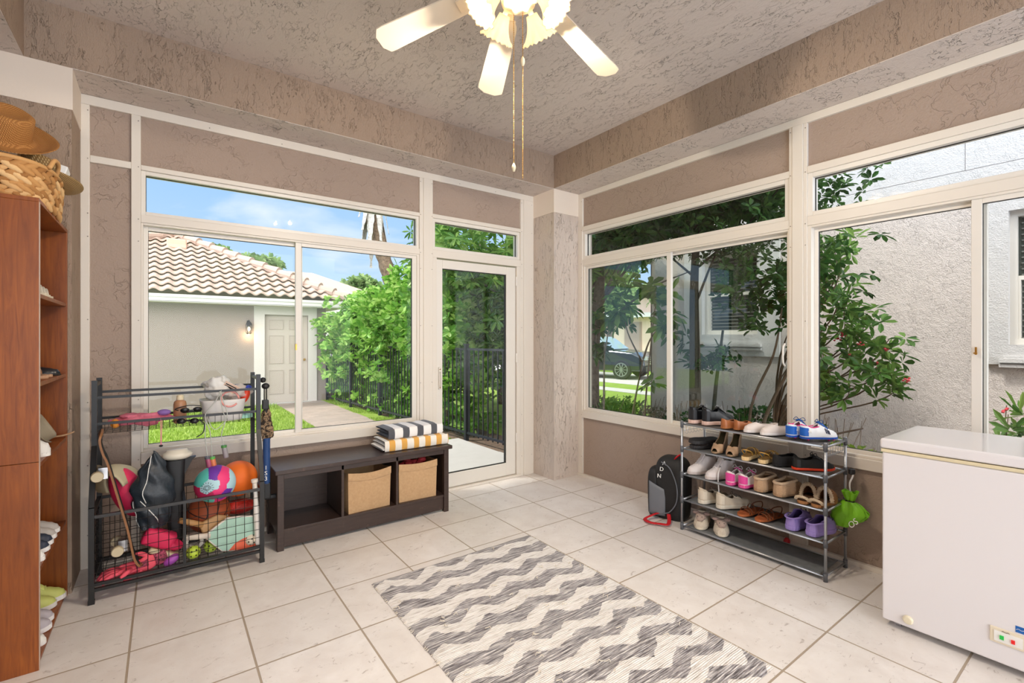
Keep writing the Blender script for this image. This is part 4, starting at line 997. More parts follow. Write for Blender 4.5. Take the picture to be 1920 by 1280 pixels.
bsh(lambda: shoe('navy_trainer', '', 'sneaker', '30384a', 'f0efed', .24, .040, .02, accent='c73b3b', group=GB), .24, [3.015, 3.10], .4105, ['navy trainer with white sole on the fourth bookcase shelf, nearer one', 'navy trainer with white sole on the fourth bookcase shelf, beside the grey ones'], dx=[0, .0])
bsh(lambda: shoe('white_plimsoll', '', 'flat', 'f0eeea', 'f4f3f1', .22, .040, .018, group=GB), .22, [2.905], .4105, ['white plimsoll at the near end of the fourth bookcase shelf'])
bsh(lambda: shoe('lime_trainer', '', 'sneaker', 'c9cf74', 'e8e6e2', .25, .043, .024, accent='d4db7c', lace='d6d98a', inner='57563a', group=GB), .25, [3.30, 3.385], .0305, ['lime green trainer on the bottom bookcase shelf, nearer one', 'lime green trainer on the bottom bookcase shelf with its lace hanging out'], dx=[-.015, .01])
bsh(lambda: shoe('pale_trainer', '', 'sneaker', 'b9b2ba', 'eeecec', .24, .042, .022, group=GB), .24, [3.06, 3.15], .0305, ['pale mauve grey trainer on the bottom bookcase shelf, nearer one', 'pale mauve grey trainer on the bottom bookcase shelf, beside the lime ones'], dx=[.0, -.005])
bsh(lambda: shoe('white_plimsoll', '', 'flat', 'ecebe6', 'f1f0ee', .22, .040, .018, group=GB), .22, [2.93], .0305, ['white plimsoll at the near end of the bottom bookcase shelf'])
# ================================================================== SPORTS RACK AND ITS CONTENTS
sr = thing('sports_rack', 'black metal sports equipment rack with wire mesh bins by the left pier', 'rack', (.09, 3.48, 0))
XL_, XR_ = -.305, .490
def SB(name, *bars, w=.022, m=None, **k):
    mb = MB()
    for a, b in bars: mb.bar(a, b, w)
    return mb.build(name, m or M_black, sr, world=True, **k)
for x in (XL_, XR_):
    mb = MB()
    P_ = [(x, 3.29, 0), (x, 3.29, .50), (x, 3.425, .80), (x, 3.43, 1.155)]
    for a, b in zip(P_, P_[1:]): mb.bar(a, b, .024, .024)
    mb.box(x-.014, x+.014, 3.278, 3.302, 0, .02)
    mb.build('front_upright', M_black, sr, world=True)
    mb = MB().bar((x, 3.675, 0), (x, 3.675, 1.155), .024).box(x-.014, x+.014, 3.663, 3.687, 0, .02); mb.build('rear_upright', M_black, sr, world=True)
    SB('side_rail', ((x, 3.30, .455), (x, 3.665, .455)), ((x, 3.30, .10), (x, 3.665, .10)), ((x, 3.44, 1.13), (x, 3.665, 1.13)), w=.018)
SB('bin_rail', ((XL_, 3.29, .452), (XR_, 3.29, .452)), w=.016, m=mat('worn_black_rail', '3a3a3b', .3, .3))
SB('bin_rail', ((XL_, 3.675, .452), (XR_, 3.675, .452)), w=.016)
SB('base_rail', ((XL_, 3.29, .098), (XR_, 3.29, .098)), ((XL_, 3.29, .070), (XR_, 3.29, .070)), w=.016); SB('base_rail', ((XL_, 3.675, .085), (XR_, 3.675, .085)), w=.018)
SB('middle_divider', ((.095, 3.29, .09), (.095, 3.29, .452)), ((.095, 3.675, .09), (.095, 3.675, .452)), ((.095, 3.29, .452), (.095, 3.675, .452)), w=.014)
SB('shelf_rail', ((XL_, 3.43, .918), (XR_, 3.43, .918)), w=.014); SB('shelf_rail', ((XL_, 3.675, .918), (XR_, 3.675, .918)), w=.014)
SB('guard_rail', ((XL_, 3.43, 1.062), (XR_, 3.43, 1.062)), w=.014); SB('guard_rail', ((XL_, 3.675, 1.072), (XR_, 3.675, 1.072)), w=.014)
def mesh_panel(name, o, du, dv, nu, nv, r=.0016, par=sr, world=True):
    mb = MB(); o, du, dv = Vector(o), Vector(du), Vector(dv)
    for i in range(nu+1): mb.tube([o+du*i/nu, o+du*i/nu+dv], r, 4)
    for j in range(nv+1): mb.tube([o+dv*j/nv, o+dv*j/nv+du], r, 4)
    return mb.build(name, M_black, par, world=world)
W_ = XR_-XL_
mesh_panel('front_mesh', (XL_, 3.296, .105), (W_, 0, 0), (0, 0, .345), 17, 7)
mesh_panel('rear_mesh', (XL_, 3.670, .10), (W_, 0, 0), (0, 0, .35), 17, 7)
mesh_panel('side_mesh', (XL_, 3.30, .10), (0, .37, 0), (0, 0, .35), 7, 7); mesh_panel('side_mesh', (XR_, 3.30, .10), (0, .37, 0), (0, 0, .35), 7, 7)
mesh_panel('floor_mesh', (XL_, 3.30, .092), (W_, 0, 0), (0, .37, 0), 20, 9)
mesh_panel('shelf_front_mesh', (XL_+.01, 3.437, .862), (W_-.02, 0, 0), (0, 0, .055), 24, 1, .0012); mesh_panel('shelf_rear_mesh', (XL_+.01, 3.668, .862), (W_-.02, 0, 0), (0, 0, .055), 24, 1, .0012)
mesh_panel('shelf_floor_mesh', (XL_+.01, 3.437, .862), (W_-.02, 0, 0), (0, .23, 0), 24, 6, .0012)
G1 = 'sports gear in the mesh rack'
# skateboard standing on end on the left
M_dkw = mat('maple_ply', '946438', .5, var=(200, lin('7a4a26'), .5)); M_grip = mat('black_grip_tape', '1a1a1a', .95); M_wh = mat('cream_urethane', 'c9ba9a', .45)
sk = thing('skateboard', 'skateboard standing on its tail in the left bin of the rack', 'skateboard', (-.13, 3.36, .12), R(5), group=G1)
prof = bez([(-.135, .78), (-.148, .73), (-.135, .66), (-.115, .60), (-.075, .42), (-.035, .24), (-.012, .10), (.005, .045), (.032, .012)], 8)
def deck(off, w0):
    mb = MB(); n = len(prof)
    vs = []
    for i, p in enumerate(prof):
        u = i/(n-1); wd = w0*(1-max(0, (.12-u)/.12)**2.2)**.5 if u < .12 else (w0*(1-max(0, (u-.90)/.10)**2.2)**.5 if u > .90 else w0)
        wd = max(wd, .004)
        for yy in (-1, -.5, 0, .5, 1): vs.append((p[0]+off, yy*wd, p[1]))
    return mb.add(vs, [(i*5+j, (i+1)*5+j, (i+1)*5+j+1, i*5+j+1) for i in range(n-1) for j in range(4)])
dk = deck(0, .095).build('deck', M_dkw, sk, smooth=False, solid=.010); dk.modifiers['solid'].offset = 0
deck(.0064, .093).build('grip_tape', M_grip, sk)
for zz, xx in ((.545, -.103), (.135, -.022)):
    tr = MB().box(xx-.05, xx-.012, -.022, .022, zz-.03, zz+.03).tube([(xx-.055, -.075, zz), (xx-.055, .075, zz)], .008, 10).build('truck', M_chrome, sk)
    for yy in (-.085, .085): MB().lathe([(.008, -.016), (.024, -.016), (.027, -.010), (.027, .010), (.024, .016), (.008, .016)], (xx-.055, yy, zz), 20, 'y').build('wheel', M_wh, tr)
# pink and cream cleat-like helmet piece behind the bag
M_pk = mat('hot_pink_fabric', 'e02a5a', .6, bump=(70, .4, .004)); M_tan = mat('cream_foam', 'cbbf9c', .6)
t = thing('padded_helmet', 'cream shell over hot pink padded sports helmet behind the dark bag', 'helmet', (-.19, 3.53, .50), group=G1, rot=(0, R(-20), 0))
MB().ball((0.02, 0, -.01), (.075, .07, .155), 24, 16).build('pink_padding', M_pk, t, smooth=True); 
mb = MB(); mb.grid(lambda u, v: (.105*math.cos(PI*u)*math.sin(.35+1.1*v)-.01, .095*(v*2-1), .05+.125*math.sin(PI*u)*(.75+.25*math.sin(PI*v))), 18, 12); mb.build('cream_shell', M_tan, t, smooth=True, solid=.008)
# dark bag
M_navy = mat('dark_slate_nylon', '2b333b', .42, bump=(18, .5, .012))
t = thing('racket_bag', 'dark slate zip bag with white piping standing in the left bin', 'bag', (-.050, 3.42, .30), group=G1)
def bagf(u, v):
    z = .42*u; tt = 2*PI*v
    w = ip([(0, .055), (.2, .085), (.42, .100), (.55, .100), (.8, .066), (.95, .026), (1, .010)], u)
    wr = .004*math.sin(7*tt+z*40)+.006*math.sin(z*55+tt*2)
    return ((w+wr)*math.cos(tt)+.006*math.sin(z*14), (w*.55+wr)*math.sin(tt), z+.02*math.cos(tt)*u)
MB().grid(bagf, 30, 40).build('bag_body', M_navy, t, smooth=True)
def onbag(u, v, o=.003):
    p = Vector(bagf(u, v)); c = Vector((0, 0, p.z)); d = (p-c); d.z = 0; return tuple(p+d.normalized()*o)
MB().tube([onbag(1-.62*i/14, .70+.02*math.sin(i*.4)) for i in range(15)], .0025, 6).tube([onbag(.42-.35*i/14, .64+.17*i/14) for i in range(15)], .0025, 6).tube([onbag(.42-.38*i/14, .53+.03*math.sin(i*.3)) for i in range(15)], .0022, 6).build('white_piping', M_white, t, smooth=True)
# white capped stand
t = thing('capped_stand', 'black plastic stand with an oval white cap, upright in the left bin', 'stand', (.055, 3.53, .105), group=G1)
mb = MB(); mb.grid(lambda u, v: ((.032+.020*u)*math.copysign(abs(math.cos(2*PI*v))**.6, math.cos(2*PI*v)), .035*math.copysign(abs(math.sin(2*PI*v))**.6, math.sin(2*PI*v)), .545*u), 10, 32); mb.build('stand_column', M_dark, t, smooth=True)
mb = MB(); mb.add([(.03, -.02, .42), (.03, .02, .42), (.03, -.02, .545), (.03, .02, .545), (.105, -.02, .555), (.105, .02, .555), (.085, -.02, .535), (.085, .02, .535)], [(0, 1, 3, 2), (2, 3, 5, 4), (4, 5, 7, 6), (6, 7, 1, 0), (0, 2, 4, 6), (1, 7, 5, 3)]).build('side_arm', M_dark, t)
mb = MB(); s0 = 0; mb.lathe([(.050, 0), (.072, .012), (.078, .026), (.070, .040), (.056, .046), (.050, .058), (.001, .060)], n=36).xf(Matrix.Translation((.010, 0, .548)) @ Matrix.Diagonal((1, .66, 1, 1))); mb.build('oval_cap', mat('cream_plastic', 'e9e2d0', .35), t, smooth=True)
# balls
t = thing('volleyball', 'pink purple and teal volleyball on top of the right bin', 'ball', (.252, 3.40, .502), group='balls in the mesh rack')
seeds = [((0, .78), 1), ((-.15, .60), 1), ((.25, .60), 0), ((.40, .35), 0), ((.28, .05), 0), ((.05, -.28), 0), ((-.28, -.42), 3), ((-.68, -.38), 3), ((-.95, -.15), 3), ((.85, .35), 2), ((.68, .0), 2),
         ((.55, -.38), 1), ((.30, -.55), 1), ((-.85, .35), 4), ((-.55, .62), 4), ((-.35, .08), 2), ((-.5, -.08), 2), ((-.25, .28), 2), ((-.05, .15), 2), ((.1, -.92), 0), ((.42, -.85), 0), ((-.3, -.85), 4), ((.85, -.5), 2)]
vb = MB().ball((0, 0, 0), .110, 128, 84)
for fi, f in enumerate(vb.f):
    cx = sum(vb.v[i][0] for i in f)/len(f)/.11; cz = sum(vb.v[i][2] for i in f)/len(f)/.11; cy = sum(vb.v[i][1] for i in f)
    if cy > 0: cx = -cx
    vb.mi[fi] = min(seeds, key=lambda q: (q[0][0]-cx)**2+(q[0][1]-cz)**2)[1]
vb.build('ball_skin', [mat('volley_pink', 'ec3a7c', .55), mat('volley_purple', '6c35a8', .55), mat('volley_ice_blue', 'b3d9e2', .55), mat('volley_magenta', 'c42a5c', .55), mat('volley_teal', '5cc4b8', .55)], t, smooth=True)
# crest: pale round badge following the skin, with dark linework
def ons(az, el, r=.1108): return Vector((r*math.sin(az)*math.cos(el), -r*math.cos(az)*math.cos(el), r*math.sin(el)))
ca_, ce_ = R(-26), R(3)
mb = MB()
for k_ in range(14):
    a0 = 2*PI*k_/14; mb.tube([tuple(ons(ca_+.24*math.cos(a0), ce_+.22*math.sin(a0), .1112)), tuple(ons(ca_+.33*math.cos(a0+.05), ce_+.30*math.sin(a0+.05), .1112))], .0011, 4)
for rr in (.10, .17): mb.tube([tuple(ons(ca_+rr*math.cos(t_*.4)*(1+.15*math.sin(t_*1.7)), ce_+rr*.8*math.sin(t_*.4)*(1+.2*math.cos(t_*2.1)), .1112)) for t_ in range(17)], .0012, 4)
mb.build('badge_print', M_dark, t)
tag(MB().ball((.392, 3.565, .470), .113, 40, 26).build('playground_ball', mat('orange_foam_ball', 'f0701a', .6, bump=(40, .1, .003)), None, smooth=True), 'plain orange ball behind the volleyball', 'ball', 'balls in the mesh rack')
def bb_mat():
    m = bpy.data.materials.new('basketball_leather'); m.use_nodes = True; g = G(m.node_tree); b = g.n['Principled BSDF']
    x, y, z = g.xyz(g.coord('Object'))
    s1 = g.m('LESS_THAN', g.m('ABSOLUTE', x), .003); s2 = g.m('LESS_THAN', g.m('ABSOLUTE', z), .003)
    s3 = g.m('LESS_THAN', g.m('ABSOLUTE', g.m('SUBTRACT', g.m('ABSOLUTE', x), g.m('ADD', .045, g.m('MULTIPLY', g.m('MULTIPLY', z, z), 4.0)))), .003)
    s = g.m('MAXIMUM', g.m('MAXIMUM', s1, s2), s3); g.l.new(g.mix(s, '9c4a26', '1c1310'), b.inputs['Base Color']); b.inputs['Roughness'].default_value = .6
    g.l.new(g.bump(g.noise(g.coord('Object'), 400, 2), .5, .002), b.inputs['Normal']); return m
o = thing('basketball', 'brown basketball inside the right bin below the volleyball', 'ball', (.225, 3.50, .302), group='balls in the mesh rack', rot=(R(10), R(20), R(15)))
MB().ball((0, 0, 0), .118, 40, 26).build('ball_skin', bb_mat(), o, smooth=True)
MB().add([(.060, -.1035, -.01), (.076, -.0925, -.01), (.076, -.0905, .03), (.060, -.1005, .03)], [(0, 1, 2, 3)]).build('printed_mark', M_white, o)
def wiffle(name, col, c, r, lab):
    t = thing(name, lab, 'ball', c, group='balls in the mesh rack', rot=(random.random(), random.random(), 0))
    MB().ball((0, 0, 0), r, 28, 18).build('ball_shell', mat('plastic_'+col, col, .45), t, smooth=True)
    mb = MB(); ga = PI*(3-5**.5)
    for i in range(26):
        z = 1-2*(i+.5)/26; rr = math.sqrt(1-z*z); a = ga*i; n_ = Vector((rr*math.cos(a), rr*math.sin(a), z)); q = n_.to_track_quat('Z', 'Y').to_matrix().to_4x4(); q.translation = n_*(r*.992)
        s0 = len(mb.v); mb.lathe([(r*.13, 0), (r*.13, r*.012), (.0001, r*.012)], n=10, cap=False); mb.xf(q, s0)
    mb.build('vent_holes', mat('hole_shadow', '2b2b18', .9), t); return t
random.seed(3)
wiffle('pickleball', 'b7cf3e', (.138, 3.335, .137), .037, 'lime green pickleball against the front mesh, nearest the divider')
wiffle('pickleball', 'a9c23c', (.228, 3.39, .132), .037, 'lime green pickleball half hidden by the mint paddle')
wiffle('pickleball', 'e6d9c4', (.436, 3.345, .137), .037, 'cream white pickleball at the right corner of the bin')
# tape roll + pink floor ball
t = tag(MB().lathe([(.030, -.02), (.047, -.02), (.047, .02), (.030, .02)], (.145, 3.41, .175), 28, 'y', cap=False).lathe([(.030, .02), (.030, -.02)], (.145, 3.41, .175), 28, 'y', cap=False).build('tape_roll', mat('white_athletic_tape', 'cfc9be', .8), None), 'roll of white athletic tape behind the green pickleball', 'tape roll', G1)
# paddles
def paddle(name, lab, loc, rot, blade, edge, handle, accent=None, w=.098, l=.145):
    t = thing(name, lab, 'paddle', loc, rot=rot, group=G1)
    pts = []
    n = 40
    for i in range(n):
        a = 2*PI*i/n; e = .52; pts.append((l*math.copysign(abs(math.cos(a))**e, math.cos(a)), w*math.copysign(abs(math.sin(a))**e, math.sin(a))))
    pts = [(x, y*(1 if x > -l*.35 else max(.28, 1-(-l*.35-x)/(l*.65)*.74))) for x, y in pts]
    MB().prism(pts, -.007, .007).build('blade', blade, t, bevel=.002)
    MB().tube([(x, y, 0) for x, y in pts]+[(pts[0][0], pts[0][1], 0)], .0075, 6).build('edge_guard', edge, t, smooth=True)
    if accent:
        q = [(l*.985, -w*.15), (l*.985, -w*.80), (l*.8, -w*.985), (-l*.15, -w*.985), (l*.05, -w*.55), (l*.35, -w*.3), (l*.7, -w*.2)]
        for zz in (.0074, -.0084): MB().prism(q, zz, zz+.001).build('colour_block', accent, t)
    MB().tube([(-l*.9, 0, 0), (-l-.12, 0, 0)], .0165, 10, flat=.8).build('grip', handle, t, smooth=True)
    return t
paddle('pickleball_paddle', 'mint green paddle with a coral corner against the front mesh', (.352, 3.335, .195), (R(90), R(8), 0), mat('mint_blade', 'a9cfbd', .4), mat('pale_edge', 'e6dcd2', .5), mat('white_grip', 'd8cbbd', .7), mat('coral_print', 'e8694a', .4))
paddle('wooden_paddle', 'plain wooden paddle leaning behind the mint one', (.27, 3.37, .235), (R(84), R(25), 0), mat('pine_ply', 'b78d5c', .5), mat('pine_edge', 'a37848', .5), mat('pine_handle', 'b98c58', .5), None, .07, .10)
# red folded vest at the back, bat at the right
tag(MB().ball((.40, 3.55, .29), (.095, .06, .045), 24, 14).build('red_glove', mat('red_leather', 'b4281e', .5, bump=(20, .8, .02)), None, smooth=True), 'red leather glove behind the mint paddle', 'glove', G1)
bt = thing('baseball_bat', 'white baseball bat standing in the right front corner of the rack', 'bat', (.474, 3.315, .105), group=G1, rot=(0, R(-3), 0))
MB().lathe([(.015, 0), (.018, .01), (.018, .20), (.013, .30), (.012, .375)], n=20).build('barrel', mat('white_bat_paint', 'eae4dc', .35), bt, smooth=True)
MB().lathe([(.0125, .345), (.014, .35), (.0135, .385), (.019, .392), (.019, .408), (.001, .41)], n=20).build('knob_and_grip', mat('ribbed_white_tape', 'e6ddd0', .7), bt)
# pink knee pads, gloves
t = thing('shin_guard', 'hot pink shin guard with cream sole, lying below the dark bag', 'shin guard', (-.02, 3.40, .22), rot=(0, R(28), 0), group=G1)
MB().bbox(-.09, .07, -.045, .045, -.03, .06, .02, 3).ball((.075, 0, .0), (.05, .045, .03), 18, 10).build('pink_body', M_pk, t, smooth=True); MB().bbox(-.03, .13, -.05, .05, -.062, -.033, .012, 3).build('cream_base', M_tan, t, smooth=True)
M_gl = mat('coral_pink_glove', 'ef5a6c', .7, bump=(60, .4, .004)); M_pr = mat('dark_print_palm', '2a1016', .8, var=(90, lin('d25a78'), .9))
def glove(lab, loc, rot, cup):
    t = thing('sports_glove', lab, 'glove', loc, rot=rot, group='pink gloves in the left bin')
    mb = MB().ball((0, 0, 0), (.052, .04, .017), 20, 12)
    for i, (a, l) in enumerate(((16, .070), (5, .082), (-6, .078), (-18, .062))):
        c, s = math.cos(R(a)), math.sin(R(a)); y0 = .026-.0175*i
        mb.tube(bez([(-.03, y0*.9, 0), (-.05-.3*l, y0+s*.02, .006), (-.05-.75*l, y0+s*l*.6, .002-cup*.4), (-.05-l, y0+s*l, -.008-cup)], 5), [.0115]*11+[.0105, .010, .009, .008, .005], 10)
    mb.tube(bez([(.01, -.03, .002), (-.008, -.056, .006), (-.035, -.074, .002)], 5), [.012]*8+[.010, .008, .006], 10)
    mb.build('glove_hand', M_gl, t, smooth=True)
    MB().grid(lambda u, v: (.035+.055*u, (.036+.006*u)*math.cos(2*PI*v), (.017+.004*u)*math.sin(2*PI*v)), 4, 24).build('cuff', M_pr, t, smooth=True, solid=.003)
    return t
glove('coral pink sports glove lying at the left of the bin floor', (-.160, 3.350, .125), (R(10), R(-10), R(4)), .01)
glove('coral pink sports glove with its thumb up, right of the other', (-.075, 3.345, .130), (R(-100), R(-12), R(12)), .0)
tag(MB().ball((.035, 3.345, .118), (.042, .026, .024), 20, 12, Euler((0, R(-30), 0))).build('purple_pad', mat('violet_pad', 'b052b8', .5), None, smooth=True), 'violet pad beside the green pickleball, left of the divider', 'pad', G1)
tag(MB().bbox(-.09, .055, 3.38, 3.47, .105, .155, .018, 3).build('knee_pad', M_pr, None, smooth=True), 'dark knee pad with pink print on the bin floor', 'pad', G1)
# shelf items
def crumple(c, r, seed, am=.3):
    mb = MB(); mb.ball((0, 0, 0), 1, 36, 24); vv = []
    for v in mb.v:
        n_ = mn.noise(Vector(v)*1.6+Vector((seed, 0, 0)))+.5*mn.noise(Vector(v)*4+Vector((seed, 0, 0))); k_ = 1+am*n_; vv.append((c[0]+v[0]*r[0]*k_, c[1]+v[1]*r[1]*k_, c[2]+v[2]*r[2]*k_))
    mb.v = vv; return mb
G2 = 'small things in the upper wire shelf'
M_bag = mat('pink_net_mesh', 'e2798f', .6, bump=(70, .8, .006))
t = thing('mesh_bag', 'bright pink mesh bag in the upper wire shelf', 'bag', (-.10, 3.55, .868), group=G2)
crumple((0, 0, .044), (.13, .065, .036), 2, .45).build('net_body', M_bag, t, smooth=True)
MB().ball((-.125, -.02, .03), (.022, .03, .026), 14, 10).build('orange_end', mat('orange_toggle', 'f09a3a', .5), t, smooth=True); MB().ball((.10, -.02, .075), (.035, .03, .018), 14, 10).build('violet_end', mat('violet_net', '8f6cb5', .6), t, smooth=True)
MB().tube([(.085, -.125, .055), (.085, -.128, -.10)], .0022, 6).tube([(.092, -.125, .055), (.088, -.128, -.10)], .0018, 6).build('drawcord', mat('pink_cord', 'e08a9a', .7), t)
MB().ball((.086, -.128, -.105), (.010, .008, .007), 10, 6).build('cord_stop', M_dark, t)
t = thing('sunscreen_bottle', 'tan plastic lotion bottle in the upper wire shelf', 'bottle', (.080, 3.57, .866), group=G2)
MB().lathe([(.030, 0), (.034, .008), (.034, .115), (.030, .132), (.018, .142)], n=28).build('bottle_body', mat('tan_plastic', 'b98763', .4), t, smooth=True); MB().lathe([(.019, .140), (.019, .150), (.017, .168), (.012, .172), (.001, .172)], n=24).build('cap', mat('cream_cap', 'efe0bd', .4), t, smooth=True)
M_gog = mat('black_goggle_rubber', '101113', .35)
def gog(lab, loc, rot):
    t = thing('swim_goggles', lab, 'goggles', loc, rot=rot, group=G2)
    for s in (-1, 1): MB().lathe([(.020, 0), (.024, .010), (.019, .016), (.014, .016)], (s*.032, 0, 0), 22, 'y').xf(Matrix.Diagonal((1, 1, .7, 1))).build('lens_cup', M_gog, t, smooth=True)
    MB().tube(bez([(-.064, .012, 0), (-.075, .03, .004), (0, .055, .008), (.075, .03, .004), (.064, .012, 0)], 8), .004, 6, flat=.5).tube([(-.012, .005, 0), (.012, .005, 0)], .004, 6).build('strap', M_gog, t)
    return t
gog('black swim goggles lying on the shelf rail, upper pair', (.135, 3.50, .945), (R(20), 0, R(4)))
g2 = gog('black swim goggles hooked over the front rail with a dangling strap', (.115, 3.415, .895), (R(-10), R(4), 0))
MB().tube(bez([(.06, -.004, 0), (.082, -.006, -.02), (.080, -.008, -.07), (.048, -.008, -.098)], 8), .0035, 6).build('loose_strap', M_gog, g2, smooth=True)
# white bucket with plastic bags
M_film = mat('thin_white_plastic', 'f3f2ee', .35, alpha=.78)
t = thing('storage_tub', 'translucent white tub heaped with plastic bags and toys in the upper shelf', 'tub', (.305, 3.555, .866), group=G2)
mb = MB(); mb.grid(lambda u, v: ((.105+.022*u)*math.copysign(abs(math.cos(2*PI*v))**.6, math.cos(2*PI*v)), (.085+.018*u)*math.copysign(abs(math.sin(2*PI*v))**.6, math.sin(2*PI*v)), .135*u), 8, 40); mb.build('tub_wall', mat('milky_polypropylene', 'eceae6', .4, alpha=.8), t, smooth=True, solid=.002)
MB().bbox(-.07, .09, -.05, .05, .01, .12, .02, 3).build('cardboard_box', mat('brown_carton', 'a1805f', .8), t, smooth=False)
random.seed(11)
o = crumple((.275, 3.56, 1.07), (.085, .065, .065), 3, .5).build('plastic_bag', M_film, None, smooth=True); tag(o, 'crumpled white plastic bag heaped on the tub', 'plastic bag', G2)
o = crumple((.385, 3.56, 1.040), (.075, .055, .045), 8, .5).build('plastic_bag', mat('clear_blister_film', 'efe6df', .25, alpha=.6), None, smooth=True); tag(o, 'clear plastic packet with printed card on the right of the tub', 'plastic bag', G2)
o = thing('toy_package', 'cream printed card package poking from the tub', 'package', (.335, 3.52, 1.055), rot=(R(15), R(32), 0), group=G2)
MB().box(-.045, .045, -.003, .003, -.03, .045).build('card', mat('peach_card', 'e9cdb8', .6), o); MB().box(-.038, .038, -.005, -.003, .012, .022).box(-.038, .030, -.005, -.003, .028, .034).build('dark_print', M_dark, o)
o = thing('water_toy', 'red and blue plastic toy at the right of the tub', 'toy', (.428, 3.535, 1.01), rot=(0, R(22), 0), group=G2)
MB().ball((0, 0, 0), (.026, .022, .05), 18, 12).build('red_shell', mat('red_toy', 'e2401f', .35), o, smooth=True); MB().ball((0, 0, .055), (.02, .018, .02), 14, 8).build('blue_tip', mat('blue_toy', '3d52c8', .35), o, smooth=True)
tag(MB().tube([(.335+.048*math.cos(i*.35), 3.455, 1.005+.048*math.sin(i*.35)) for i in range(17)], .0055, 8).build('bracelet', mat('salmon_plastic', 'e59a93', .4), None, smooth=True), 'salmon pink plastic hoop leaning on the tub', 'hoop', G2)
tag(MB().lathe([(.05, .0), (.05, .02), (.001, .02)], (.425, 3.56, .868), 20).build('green_clip', mat('mint_plastic', '9fd6c0', .4), None), 'mint green plastic lid in the right corner of the wire shelf', 'lid', G2)
# skipping ropes
M_rope = mat('clear_rope', 'b9bdb6', .35)
def rope(lab, pts, hpos, hcol, endcol):
    t = thing('skipping_rope', lab, 'skipping rope', hpos, group='skipping ropes hanging from the shelf')
    MB().tube(bez([tuple(Vector(p)-Vector(hpos)) for p in pts], 8), .0026, 6).build('cord', M_rope, t, smooth=True)
    hd = MB().lathe([(.013, -.035), (.0145, -.03), (.0145, .03), (.013, .035)], (0, 0, -.038), 14).xf(Matrix.Rotation(R(-10), 4, 'Y')).build('rope_handle', mat('handle_'+hcol, hcol, .4), t, smooth=True)
    MB().lathe([(.0155, -.008), (.0155, .006)], (0, 0, 0), 14).build('end_cap', mat('endcap_'+endcol, endcol, .4), t)
rope('skipping rope with a grey and magenta handle, left of three', [(.205, 3.405, .905), (.20, 3.40, .80), (.213, 3.405, .665)], (.213, 3.405, .665), 'a4506e', '5a5a60')
rope('skipping rope with orange handle and green cap, middle of three', [(.285, 3.41, 1.065), (.25, 3.395, 1.0), (.20, 3.40, .92), (.225, 3.40, .82), (.237, 3.405, .66)], (.237, 3.405, .66), 'd77a52', '5fae4a')
rope('skipping rope with grey handle and green caps, right of three', [(.215, 3.41, .90), (.235, 3.40, .845), (.265, 3.40, .835), (.315, 3.40, .90), (.295, 3.40, 1.0), (.275, 3.41, 1.06), (.29, 3.40, .95), (.305, 3.40, .88), (.285, 3.40, .80), (.298, 3.405, .722)], (.298, 3.405, .722), '9a9499', '4c8f45')
# umbrella / bat hanging at the right side of the rack
um = thing('folded_umbrella', 'folded umbrella with camouflage cloth and blue sleeve hanging on the right side of the rack', 'umbrella', (.530, 3.46, 1.10))
def UB(nm, mb, m, **k): return mb.build(nm, m, um, world=True, **k)
UB('hook_knob', MB().ball((.520, 3.45, 1.115), (.018, .018, .018), 14, 10).ball((.535, 3.45, 1.075), (.024, .020, .020), 16, 10), M_dark, smooth=True)
UB('wire_rods', MB().tube([(.527, 3.45, 1.07), (.527, 3.45, .98)], .0035, 6).tube([(.541, 3.45, 1.07), (.541, 3.45, .98)], .0035, 6), M_dark)
UB('socket', MB().bbox(.515, .553, 3.435, 3.468, .925, .985, .005).tube([(.534, 3.45, .90), (.534, 3.45, .93)], .012, 10), M_dark)
def camo():
    m = bpy.data.materials.new('brown_camouflage'); m.use_nodes = True; g = G(m.node_tree); b = g.n['Principled BSDF']
    n = g.noise(g.coord('Object'), 45, 3, .6, .5); c = g.ramp(n, [(.0, '2a211a'), (.45, '6b5540'), (.52, '9b8365'), (.60, '3c3226')]); c.node.color_ramp.interpolation = 'CONSTANT'
    g.l.new(c, b.inputs['Base Color']); b.inputs['Roughness'].default_value = .85; return m
o = crumple((.540, 3.455, .82), (.032, .026, .105), 5, .45); UB('camo_cloth', o, camo(), smooth=True)
UB('loose_flap', crumple((.566, 3.45, .775), (.018, .014, .048), 9, .3), camo(), smooth=True)
UB('blue_sleeve', MB().lathe([(.022, .44), (.022, .735)], (.541, 3.452, 0), 18), mat('navy_blue_nylon', '1f4378', .55))
UB('black_foot', MB().bbox(.520, .565, 3.43, 3.475, .34, .445, .008).bbox(.53, .60, 3.435, 3.465, .335, .36, .006), M_dark)
for i, ch in enumerate('1S3'):
    Mt = Matrix.Translation((.534, 3.4288, .545-.035*i)) @ Matrix.Rotation(R(90), 4, 'X')
    o = text_mesh(ch, .038, Mt, 'white_digit', M_white, um, .0008, world=True)
